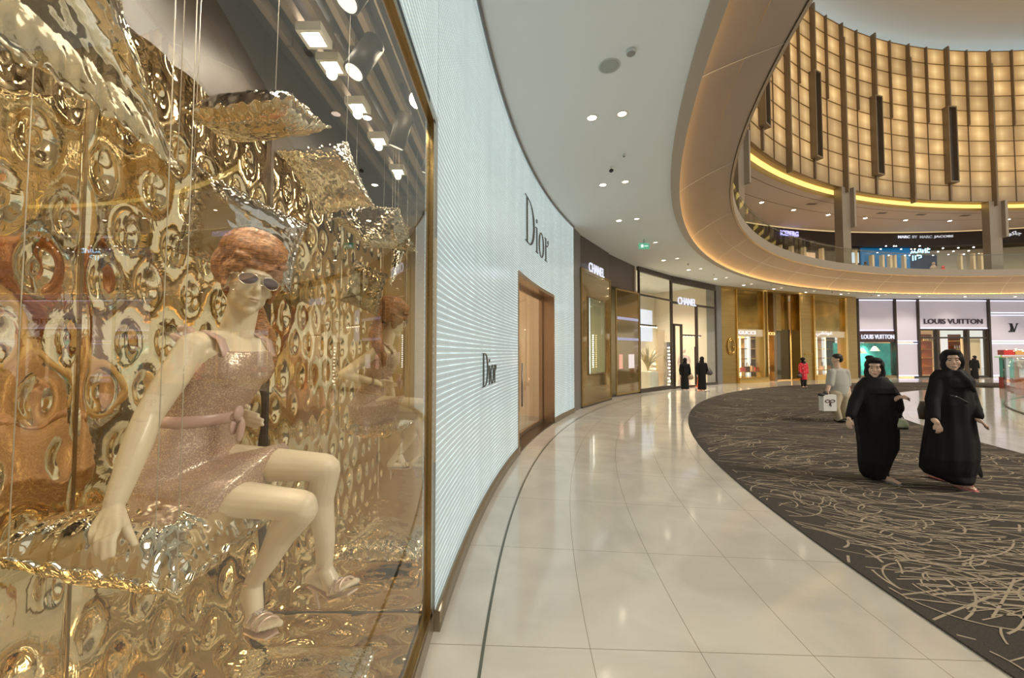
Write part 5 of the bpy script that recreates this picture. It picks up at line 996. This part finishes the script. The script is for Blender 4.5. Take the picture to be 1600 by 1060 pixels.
mb.ell(PH(0, -.035, .035), (.098, .105, .108), R1); mb.ell(PH(-.0, -.05, -.06), (.105, .09, .13), R1); loft(mb, [(PH(0, .01, -.105), .088, .085), (PH(0, -.02, -.17), .17, .12), (PH(0, -.03, -.24), .235, .14), (PH(0, -.03, -.31), .25, .14)], ax, ay, 32, fold=.04, nf=7); mb.ell(PH(.045, -.03, .135), (.045, .035, .03), R1)
mb.tube([PH(.078*math.sin(a), .045-.02*abs(math.sin(a)), -.012+.1*math.cos(a)) for a in [2*math.pi*i/24 for i in range(25)]], .017, 8)
mb.ell(PH(0, .020, .098), (.078, .078, .042), R1); nm = blob(mb, .008, 2); putw('headscarf', nm, scarf, p1)
bg = thing('handbag', 'small pale green handbag with dark base hanging at the side of the shorter woman', 'handbag', w(1408, 668, -.1)); mb = MB(); c = w(1408, 661, -.1)
loft(mb, [(c+V3((0, 0, -.055)), .075, .04), (c+V3((0, 0, -.02)), .085, .045), (c+V3((0, 0, .03)), .06, .03), (c+V3((-.01, 0, .055)), .03, .015)], ax, ay, 20); part('bag_body', mb, pm('pale_green_leather', (.55, .62, .42), .35), bg); mb = MB(); loft(mb, [(c+V3((0, 0, -.075)), .08, .045), (c+V3((0, 0, -.052)), .08, .045)], ax, ay, 20); part('bag_base', mb, M['black'], bg)
mb = MB(); mb.tube([c+V3((-.02, 0, .05)), w(1404.5, 646, -.1), w(1406, 644, -.1), w(1412, 655, -.1), c+V3((.06, 0, .0))], .006, 6); part('strap', mb, M['black'], bg)
for A_, lab in ((a_f, 'thin grey sandal on the forward foot of the shorter woman'), (b_f, 'thin grey sandal on the rear foot of the shorter woman')): mb = MB(); loft(mb, [(A_+V3((.03, -.03, -.03)), .05, .12), (A_+V3((.03, -.03, -.02)), .05, .12)], ax, ay, 20); part('sandal_sole', mb, pm('grey_sole', (.2, .22, .24), .6), p1)
# --- taller woman in black, right
D = 4.60; w = rel(D, 0); HCn = w(1488, 564.5, -.02); R2 = frame_from((-.66, -.75, .02), roll=math.radians(3))
p2 = thing('person', 'taller smiling woman in long black abaya and headscarf, one arm swung out', 'person', (w(1490, 760).x, D, ZC))
mb = MB(); head_skin(mb, HCn, R2, 1.06, False); cap(mb, HCn-V3((0, 0, .05)), HCn-V3((0, -.02, .2)), .05, .06)
hw1 = w(1464, 661, -.22); hand(mb, hw1, (.12, -.2, -1), (-.3, -1, 0), .82, .55, 1); cap(mb, w(1458, 655, -.16), hw1, .03, .025)
hw2 = w(1531, 658, -.15); hand(mb, hw2, (.75, -.1, -.65), (.6, -.3, .7), .82, .4, 1); cap(mb, w(1524, 652, -.12), hw2, .03, .024)
a_f = onz(1504, 759, ZC+.03); b_f = onz(1462, 743, ZC+.045)
for A_ in (a_f, b_f):
    cap(mb, A_+V3((-.03, .07, .07)), A_+V3((-.02, .04, .03)), .036, .032); chain(mb, [A_+V3((-.03, .06, .01)), A_+V3((.0, -.03, .0)), A_+V3((.02, -.085, -.006))], [.03, .036, .022])
    for i in range(5): cap(mb, A_+V3((-.01+.014*i, -.085+.004*i, -.006)), A_+V3((-.005+.015*i, -.125+.009*i, -.012)), .0095, .0085)
inner(mb, HCn-V3((0, -.03, .2)), w(1487, 665, .03), [(w(1465, 594), w(1457, 624, -.05), w(1458, 655, -.16)), (w(1507, 594), w(1519, 628, -.04), w(1524, 652, -.12))], [(a_f+V3((-.03, .07, .07))), (b_f+V3((-.03, .07, .07)))]); putw('body', blob(mb, .005, 1), skin, p2); face_bits(p2, HCn, R2, 1.06)
mb = MB(); mb.ell(HCn+R2 @ V3((0, .0965, -.0595)), (.017, .003, .003), R2, 8); part('teeth', mb, pm('teeth', (.8, .76, .7), .3), p2)
mb = MB()
loft(mb, [row_(578, 1465, 1505), row_(588, 1456, 1513, 0, .5), row_(608, 1453, 1517, 0, .5), row_(632, 1452, 1517), row_(660, 1451, 1520, 0, .55), row_(690, 1447, 1525, 0, .55), row_(715, 1443, 1525, 0, .55), row_(732, 1442, 1521, .02, .55), row_(741, 1449, 1519, .03, .55), row_(752, 1478, 1518, -.02, .7), row_(757, 1488, 1518, -.02, .6)][::-1], ax, ay, 44, fold=.03, nf=11, seed=2)
chain(mb, [w(1465, 592), w(1457, 624, -.05), w(1459, 654, -.15)], [.064, .066, .055]); chain(mb, [w(1507, 592), w(1519, 628, -.04), w(1527, 650, -.12)], [.064, .060, .055]); chain(mb, [w(1524, 640, -.06), w(1520, 655, -.02)], [.06, .03])
mb.hull([w(1522, 700, .05), w(1524, 715, .06), w(1538, 744, .08), w(1534, 750, .08), w(1524, 738, .05), w(1520, 720, .03), w(1524, 702, .09), w(1533, 746, .1)]); mb.hull([w(1447, 668, .05), w(1443, 676, .06), w(1445, 685, .06), w(1452, 688, .04), w(1456, 668, .04), w(1452, 670, .09), w(1452, 685, .09)])
abaya = putw('abaya', blob(mb, .011, 2), aby, p2)
mb = MB(); R1 = R2
mb.ell(PH(0, -.03, .035), (.100, .105, .112), R2); mb.ell(PH(0, -.05, -.05), (.098, .09, .12), R2); loft(mb, [(PH(0, .005, -.105), .085, .085), (PH(0, -.02, -.16), .15, .11), (PH(0, -.02, -.22), .20, .13), (PH(0, -.02, -.30), .19, .13)], ax, ay, 32, fold=.05, nf=6)
mb.tube([PH(.080*math.sin(a), .042-.02*abs(math.sin(a)), -.010+.098*math.cos(a)) for a in [2*math.pi*i/24 for i in range(25)]], .017, 8); chain(mb, [PH(-.03, .06, -.14), PH(-.08, .08, -.22), PH(-.13, .06, -.34)], [.04, .035, .02])
mb.ell(PH(0, .022, .100), (.078, .078, .040), R2); putw('headscarf', blob(mb, .008, 2), scarf, p2)
bg = thing('handbag', 'black shoulder bag half hidden behind the taller woman on her bent arm side', 'handbag', w(1446, 650, .3)); mb = MB(); c = w(1446, 640, .3); loft(mb, [(c+V3((0, 0, -.12)), .07, .05), (c, .085, .06), (c+V3((0, 0, .10)), .05, .04)], ax, ay, 20); part('bag_body', mb, pm('taupe_leather', (.10, .08, .06), .35), bg)
mb = MB(); mb.tube([w(1485, 618, -.17), w(1497, 621, -.185), w(1508, 627, -.17), w(1516, 632, -.12)], .006, 6); part('strap', mb, pm('shiny_strap', (.12, .12, .12), .2, .5), bg)
pinks = pm('pink_sandal', (.75, .25, .25), .4)
for A_ in (a_f, b_f):
    mb = MB(); loft(mb, [(A_+V3((.005, -.03, -.03)), .052, .125), (A_+V3((.005, -.03, -.02)), .052, .125)], ax, ay, 20); mb.tube([A_+V3((-.04, -.02, -.02)), A_+V3((-.01, -.05, .036)), A_+V3((.02, -.09, .02)), A_+V3((.045, -.04, .02)), A_+V3((.05, -.01, -.02))], .008, 6); part('pink_sandal', mb, pinks, p2)
# --- man in polo shirt, seen from behind
D = 9.03; w = rel(D, 0); HCn = w(1306.5, 562, 0); R3 = frame_from((-.85, .25, -.02)); p3 = thing('person', 'man in pale polo shirt and beige trousers walking away with a white paper bag', 'person', (w(1308, 658).x, D, ZC))
mb = MB(); head_skin(mb, HCn, R3, 1.02); cap(mb, HCn, w(1308, 578), .055, .06); cap(mb, w(1296, 600, -.05), w(1291, 617, -.1), .045, .038); cap(mb, w(1291, 617, -.1), w(1290, 628, -.12), .034, .028); hand(mb, w(1290, 629, -.12), (0, 0, -1), (-1, 0, 0), .9, .8, 1)
cap(mb, w(1324, 600, .05), w(1327, 616, .02), .045, .035); hand(mb, w(1327, 618, .02), (0, -.1, -1), (1, 0, 0), .9, .6, -1); inner(mb, w(1308, 578), w(1310, 614), [(w(1300, 584), w(1296, 600, -.05)), (w(1320, 584), w(1324, 600, .05))], []); putw('body', blob(mb, .009, 2), skin, p3)
mb = MB(); R1 = R3; mb.ell(PH(0, -.025, .06), (.088, .10, .08), R3); mb.ell(PH(0, -.07, .01), (.08, .06, .085), R3); putw('hair', blob(mb, .009, 1), pm('black_hair', (.015, .012, .01), .5), p3)
mb = MB(); loft(mb, [row_(617, 1297, 1326), row_(600, 1296, 1325), row_(588, 1296, 1325, 0, .5), row_(579, 1299, 1322, 0, .5), row_(574, 1304, 1313)], ax, ay, 30, fold=.02); chain(mb, [w(1299, 582), w(1296, 601, -.04)], [.085, .075]); chain(mb, [w(1321, 582), w(1324, 601, .03)], [.085, .075]); putw('polo_shirt', blob(mb, .014, 2), pm('pale_grey_polo', (.42, .42, .38), .8), p3)
mb = MB(); chain(mb, [w(1306, 618), w(1304, 637, -.05), w(1310, 654, -.02)], [.13, .095, .075]); chain(mb, [w(1317, 618), w(1317, 637, .05), w(1318, 650, .12)], [.12, .09, .075]); cap(mb, w(1305, 615), w(1318, 615), .13, .12); putw('trousers', blob(mb, .014, 2), pm('beige_trousers', (.50, .43, .30), .8), p3)
for c_ in (w(1312, 657.5, -.03), w(1319, 655, .15)): mb = MB(); mb.ell((c_.x, c_.y, ZC+.045), (.06, .13, .045), Matrix.Rotation(.5, 3, 'Z')); part('shoe', mb, M['black'], p3)
sb = thing('shopping_bag', 'white paper shopping bag with a dark ribbon bow held by the man', 'shopping bag', w(1293, 643, -.12)); c = w(1293.5, 642, -.12); mb = MB(); hh = (642-617)/615*8.9
mb.box((c.x-.145, c.y-.07, c.z), (c.x+.145, c.y+.07, c.z+hh)); part('bag_body', mb, pm('white_paper', (.78, .78, .76), .6), sb)
mb = MB(); zb_ = c.z+hh*.62
for s_ in (-1, 1): mb.tube([V3((c.x+s_*.055+.05*math.cos(a), c.y-.075, zb_+.03*math.sin(a))) for a in [2*math.pi*i/12 for i in range(13)]], .008, 5)
mb.tube([(c.x, c.y-.075, zb_), (c.x-.015, c.y-.075, zb_-.1)], .008, 5); mb.tube([(c.x, c.y-.075, zb_), (c.x+.02, c.y-.075, zb_-.12)], .008, 5); part('ribbon', mb, pm('brown_ribbon', (.12, .05, .05), .4), sb)
mb = MB(); mb.tube([(c.x-.06, c.y, c.z+hh), (c.x-.05, c.y, c.z+hh+.07), (c.x+.05, c.y, c.z+hh+.07), (c.x+.06, c.y, c.z+hh)], .007, 5); part('handle', mb, M['black'], sb)
mb = MB(); mb.ell(w(1284, 617, -.16), (.09, .04, .035)); mb.ell(w(1290, 615, -.14), (.06, .04, .04)); solo('gloves', mb, M['black'], 'dark crumpled thing hanging over the top of the white paper bag', 'cloth')
sbg = thing('shoulder_bag', 'brown bag on a long red strap at the far side of the man', 'handbag', w(1325, 625, .1)); mb = MB(); c = w(1325, 619, .1); mb.box((c.x-.11, c.y-.05, c.z-.13), (c.x+.11, c.y+.05, c.z+.08)); part('bag_body', mb, pm('brown_leather', (.16, .11, .06), .5), sbg); mb = MB(); mb.tube([w(1323, 577, .0), w(1327, 590, .14), w(1330, 607, .12)], .012, 6); part('strap', mb, pm('red_strap', (.30, .03, .02), .5), sbg)
# --- generic distant figures
def figure(D, px, pyt, pyb, label, cols, wide=1.0, bag=None, trousers=False, face=(0, 1, 0)):
    w = rel(D, 0); c = w(px, pyb); c.z = ZC if D < 17 else 0; top = w(px, pyt).z; h = top-c.z; r_ = thing('person', label, 'person', c); k = h/1.6; Rf = frame_from(face); hc = c+V3((0, 0, h-.13*k))
    mb = MB(); head_skin(mb, hc, Rf, k, False); cap(mb, hc, hc-V3((0, 0, .22*k)), .05*k, .06*k)
    for s_ in (-1, 1): hand(mb, c+V3((s_*.24*k*wide, -.03, .74*k)), (0, -.1, -1), (s_, 0, 0), k*.9, .5, 1)
    for s_ in (-1, 1): mb.ell(c+V3((s_*.08*k, -.02, .035)), (.04, .11, .04))
    inner(mb, hc-V3((0, 0, .22*k)), c+V3((0, 0, .8*k)), [(c+V3((s_*.19*k*wide, 0, 1.25*k)), c+V3((s_*.25*k*wide, 0, 1.0*k)), c+V3((s_*.24*k*wide, -.03, .76*k))) for s_ in (-1, 1)], [c+V3((s_*.08*k, -.0, .05)) for s_ in (-1, 1)])
    putw('body', blob(mb, .012, 1), skin, r_)
    mb = MB(); z0 = .42 if trousers else .03
    loft(mb, [(c+V3((0, 0, z0*k)), .20*k*wide*(1.0 if not trousers else .9), .17*k), (c+V3((0, 0, .6*k)), .18*k*wide, .14*k), (c+V3((0, 0, .95*k)), .18*k*wide, .13*k), (c+V3((0, 0, 1.22*k)), .21*k*wide, .13*k), (c+V3((0, 0, 1.33*k)), .10*k, .09*k)], ax, ay, 28, fold=.04)
    for s_ in (-1, 1): chain(mb, [c+V3((s_*.19*k*wide, 0, 1.25*k)), c+V3((s_*.25*k*wide, 0, 1.0*k)), c+V3((s_*.24*k*wide, -.03, .78*k))], [.065*k, .055*k, .05*k])
    putw('robe' if not trousers else 'tunic', blob(mb, .016, 2), cols[0], r_)
    if trousers:
        mb = MB(); [chain(mb, [c+V3((s_*.08*k, 0, .6*k)), c+V3((s_*.08*k, 0, .06))], [.09*k, .06*k]) for s_ in (-1, 1)]; putw('trousers', blob(mb, .016, 2), cols[2], r_)
    mb = MB(); mb.ell(hc+Rf @ V3((0, -.03*k, .03*k)), (.10*k, .11*k, .115*k), Rf); loft(mb, [(hc-V3((0, 0, .06*k)), .10*k, .10*k), (hc-V3((0, 0, .16*k)), .12*k, .10*k), (hc-V3((0, 0, .26*k)), .18*k*wide, .13*k)], ax, ay, 24); putw('headscarf', blob(mb, .014, 1), cols[1], r_)
    if bag:
        mb = MB(); b_ = c+V3((bag[0]*k, -.10, bag[1]*k)); mb.ell(b_, (.15*k, .07*k, .12*k)); q = thing('handbag', bag[2], 'handbag', b_); part('bag_body', mb, pm('bag_cloth', bag[3], .5), q); mb = MB(); mb.tube([b_+V3((-.08, 0, .08)), b_+V3((0, 0, .24*k)), b_+V3((.08, 0, .08))], .012, 5); part('handle', mb, M['black'], q)
    return r_
figure(16.9, 1070.5, 559.5, 609, 'woman in black seen from behind by the glass shopfront, patterned bag at her side', (aby, scarf), 1.0, (.24, .62, 'patterned brown bag held by the left woman at the glass shopfront', (.3, .22, .15)))
figure(16.7, 1097, 557.5, 608.5, 'woman in black seen from behind right of the lit ladder, dark bag on her arm', (aby, scarf), 1.0, (.32, .82, 'dark handbag on the arm of the woman next to the white tree', (.06, .05, .06)))
red = pm('red_print', (.70, .03, .05), .7, var=.0); 
def redm():
    m, nt, b = nodes('red_print_cloth'); tc = nt.nodes.new('ShaderNodeTexCoord'); v = nt.nodes.new('ShaderNodeTexVoronoi'); v.inputs['Scale'].default_value = 14; nt.links.new(tc.outputs['Object'], v.inputs['Vector']); mx = nt.nodes.new('ShaderNodeMix'); mx.data_type = 'RGBA'
    nt.links.new(mathn(nt, 'LESS_THAN', v.outputs['Distance'], .22), mx.inputs[0]); mx.inputs[6].default_value = (.72, .03, .05, 1); mx.inputs[7].default_value = (.85, .55, .5, 1); nt.links.new(mx.outputs[2], b.inputs['Base Color']); b.inputs['Roughness'].default_value = .8; return m
figure(18.0, 1256, 559, 603.5, 'woman in a red printed tunic and black trousers looking down beside the gold shopfront', (redm(), scarf, M['black']), .85, (-.30, .62, 'brown and black bag hanging at the side of the woman in red', (.08, .05, .04)), True, (.7, -.5, -.3))
figure(23.6, 1523, 556, 589, 'person dressed in black standing in the entrance of the white panelled shop', (aby, scarf), 1.15, None, False, (-1, .2, 0))
# ---------------------------------------------------------------- ceiling downlights, placed in their two rings
def up_(px, py, z): v = onz(px, py, z); return v
ringm = pm('downlight_ring', (.82, .78, .70), .4); face_ = emis('downlight_face', (1, .84, .62), 22); dimf = emis('downlight_face_dim', (1, .80, .62), 3)
order = ['first', 'second', 'third', 'fourth', 'fifth', 'sixth', 'seventh', 'eighth', 'ninth', 'tenth', 'eleventh', 'twelfth', 'thirteenth', 'fourteenth', 'fifteenth', 'sixteenth']
def make_down(name, c, lab, grp, f_, r=.085):
    o = thing(name, lab, 'downlight', c, grp); mb = MB(); mb.lathe(c, [(r, 0), (r, -.006), (r*.78, -.008), (r*.74, 0)], 24, cap=False); part('trim_ring', mb, ringm, o)
    mb = MB(); mb.lathe((c.x, c.y, c.z), [(r*.74, -.002), (r*.5, -.0025)], 20); part('lamp_face', mb, f_, o); return o
outer = [(925, 184), (942, 289), (967, 345), (1003, 381), (1037, 407), (1076, 422), (1118, 436), (1162, 446), (1209, 452), (1259, 457), (1314, 460), (1373, 462), (1437, 463.5), (1508, 464), (1586, 464)]
inner = [(972, 178), (977, 284), (995, 342), (1024, 379), (1058, 404), (1095, 420), (1135, 434), (1174, 444), (1221, 450), (1272, 455), (1326, 458.5), (1384, 460.5), (1449, 462), (1520, 462)]
ZD_ = ZCL-.001
p0 = make_down('downlight', up_(*outer[0], ZD_), 'first bright ceiling downlight, nearest to the viewer, in the row next to the shops', 'downlights in the ring next to the shops', face_)
for i, q in enumerate(outer[1:]): copytree(p0, up_(*q, ZD_), '%s bright downlight from the viewer in the ceiling row next to the shops' % order[i+1])
q0 = make_down('downlight', up_(*inner[0], ZD_), 'first tilted ceiling downlight, nearest to the viewer, in the row next to the void', 'downlights in the ring next to the void', dimf)
for i, q in enumerate(inner[1:]): copytree(q0, up_(*q, ZD_), '%s tilted downlight from the viewer in the ceiling row next to the void' % order[i+1])
for i, q in enumerate(outer): v = up_(*q, ZD_); lamp('downlight_beam', 'SPOT', (v.x, v.y, v.z-.05), 42 if i < 3 else 75, (1, .84, .64), (v.x, v.y, 0), .06, 2.0, .7)
# further fittings on the ceiling
def disc(name, px, py, r, lab, cat, m_, h=.012):
    c = up_(px, py, ZD_); o = thing(name, lab, cat, c); mb = MB(); mb.lathe(c, [(r, 0), (r, -h), (r*.9, -h*1.3)], 24); part('rim', mb, pm('fitting_white', (.6, .62, .6), .5), o); mb = MB(); mb.lathe(c, [(r*.86, -h*1.35), (r*.8, -h*1.5)], 24); part('face', mb, m_, o); return o
disc('ceiling_speaker', 952, 103, .13, 'round grey speaker grille flush with the near ceiling', 'speaker', pm('speaker_grille', (.42, .46, .42), .7), .004)
disc('smoke_detector', 986, 79, .055, 'small dark ringed smoke detector beside the ceiling speaker', 'smoke detector', pm('detector', (.35, .33, .3), .5), .03)
disc('sprinkler', 975, 241, .025, 'tiny sprinkler rose in the ceiling above the camera dome', 'sprinkler', M['greymetal'], .03)
c = up_(955, 261, ZD_); o = thing('security_camera', 'little dark security camera hanging from the pale ceiling', 'camera', c); mb = MB(); mb.tube([c, c-V3((0, 0, .05))], .015, 8); part('mount', mb, ringm, o); mb = MB(); mb.ell(c-V3((0, 0, .07)), (.04, .05, .03)); part('camera_body', mb, M['black'], o)
c = up_(1006, 374, ZD_); o = thing('exit_sign', 'small hanging green and white exit sign under the ceiling', 'sign', c); mb = MB(); mb.tube([c, c-V3((0, 0, .12))], .01, 6); part('hanger', mb, M['greymetal'], o)
mb = MB(); mb.box((c.x-.16, c.y-.01, c.z-.30), (c.x+.16, c.y+.01, c.z-.12)); part('sign_plate', mb, emis('green_sign', (.15, .7, .4), .5), o); mb = MB(); mb.box((c.x-.09, c.y-.014, c.z-.25), (c.x-.02, c.y-.01, c.z-.17)); mb.box((c.x+.01, c.y-.014, c.z-.22), (c.x+.12, c.y-.01, c.z-.20)); part('pictogram', mb, emis('sign_face', (.9, 1, .95), 1.2), o)
for i, (px, py) in enumerate(((1075, 409), (1115, 426), (1205, 441.5), (1300, 453), (1362, 458))):
    disc('sprinkler', px, py+3, .03, 'tiny dark sprinkler in the %s gap between downlights from the glass shop on' % order[i], 'sprinkler', M['black'], .04)
# upper gallery downlights
ZU_ = ZC2-.002
uo = [(1190, 316.7), (1240, 328.4), (1294, 336), (1352, 341), (1415, 344.4), (1484, 345.4), (1575, 343)]
p0 = make_down('gallery_downlight', up_(*uo[0], ZU_), 'first downlight in the upper gallery ceiling, from the left column', 'downlights of the upper gallery', face_, .14)
for i, q in enumerate(uo[1:]): copytree(p0, up_(*q, ZU_), '%s downlight in the upper gallery ceiling, counted from the left column' % order[i+1])
for i, q in enumerate(uo): v = up_(*q, ZU_); lamp('gallery_beam', 'SPOT', (v.x, v.y, v.z-.05), 190, (1, .75, .5), (v.x, v.y, 0), .08, 2.2, .7)
vm = pm('vent_dark', (.18, .14, .11), .6)
for i, (px, py) in enumerate(((1268, 319), (1378, 333), (1439, 335.5), (1508, 337))):
    c = up_(px, py, ZU_); mb = MB(); mb.box((c.x-.28, c.y-.12, c.z-.01), (c.x+.28, c.y+.12, c.z)); solo('ceiling_vent', mb, vm, '%s slot vent in the upper gallery ceiling from the left' % order[i], 'vent', 'slot vents of the upper gallery')
# ---------------------------------------------------------------- glass sided kiosk on the marble island
def kp(a, R, z): return V3((CI[0]+R*math.cos(a), CI[1]+R*math.sin(a), z))
RG_ = 13.9; root = thing('glass_railing', 'tall curved clear glass railing enclosing the marble island', 'railing', kp(math.radians(140), RG_, 0))
mb = MB(); revolve(mb, [(*CI, RG_, .02), (*CI, RG_, 1.42), (*CI, RG_-.015, 1.42), (*CI, RG_-.015, .02)], math.radians(100), math.radians(185), 40, smooth=False); part('glass_panel', mb, M['glass'], root)
mb = MB(); mb.tube([kp(math.radians(100+85*i/60), RG_-.0075, .02) for i in range(61)], .02, 6); part('base_channel', mb, M['greymetal'], root)
mb = MB(); mb.tube([kp(math.radians(100+85*i/60), RG_-.0075, 1.43) for i in range(61)], .008, 6); part('top_edge', mb, M['greymetal'], root)
ka = Vector(G(1568, 608)); fk = Fac(ka, ka+Vector((3.5, -2.0))); kk = thing('kiosk', 'display kiosk with red base, teal cabinet and sparkling red and gold goods', 'kiosk', fk.pt(1, 0))
f = fk
def kb(name, p0, p1, y0, y1, d0, d1, mat): z1, z0 = f.uv(p0, y0)[1], f.uv(p0, y1)[1]; return part(name, f.box(f.u(p0), f.u(p1), max(0, z0), z1, d0, d1), mat, kk)
kb('base', 1568, 1680, 590, 612, -.45, 0, pm('kiosk_red', (.42, .04, .03), .4)); kb('cabinet', 1569, 1583, 559, 590, -.42, -.05, pm('kiosk_teal', (.10, .38, .32), .3)); kb('cabinet', 1583.5, 1592, 566, 590, -.42, -.05, pm('kiosk_brown', (.30, .16, .08), .4)); kb('cabinet', 1592.5, 1680, 575, 590, -.42, -.05, pm('kiosk_pale', (.6, .6, .6), .3, emit=(.7, .85, 1), es=.3))
kb('counter', 1562, 1680, 557.5, 559, -.45, .05, M['goldmetal']); kb('canopy', 1575, 1592, 547, 555, -.8, -.3, pm('kiosk_red2', (.6, .04, .04), .4)); kb('canopy', 1593, 1680, 547, 555, -.8, -.3, pm('kiosk_gold', (.65, .4, .15), .4)); kb('post', 1575, 1576, 555, 557.5, -.6, -.5, M['goldmetal'])
mb = MB(); u, z = f.uv(1597, 570)
for k in range(7): a = k*2*math.pi/7; mb.ell(f.pt(u+.12*math.cos(a), z+.12*math.sin(a), .02), (.09, .05, .09), n=10)
mb.ell(f.pt(u, z, -.02), (.06, .06, .06), n=10); part('flower_ornament', mb, pm('pale_flower', (.6, .55, .5), .4), kk)
mb = MB(); q = random.Random(4)
for k in range(46): mb.ell(f.pt(f.u(1572+q.uniform(0, 60)), f.uv(1590, q.choice((546.5, 548, 560, 563, 566, 571)))[1]+q.uniform(-.04, .04), .03), (.018, .018, .018), n=6)
o = part('fairy_lights', mb, emis('fairy', (1, .8, .5), 8), kk); o['kind'] = 'stuff'
c = kp(math.radians(150), RG_-2.5, 0)
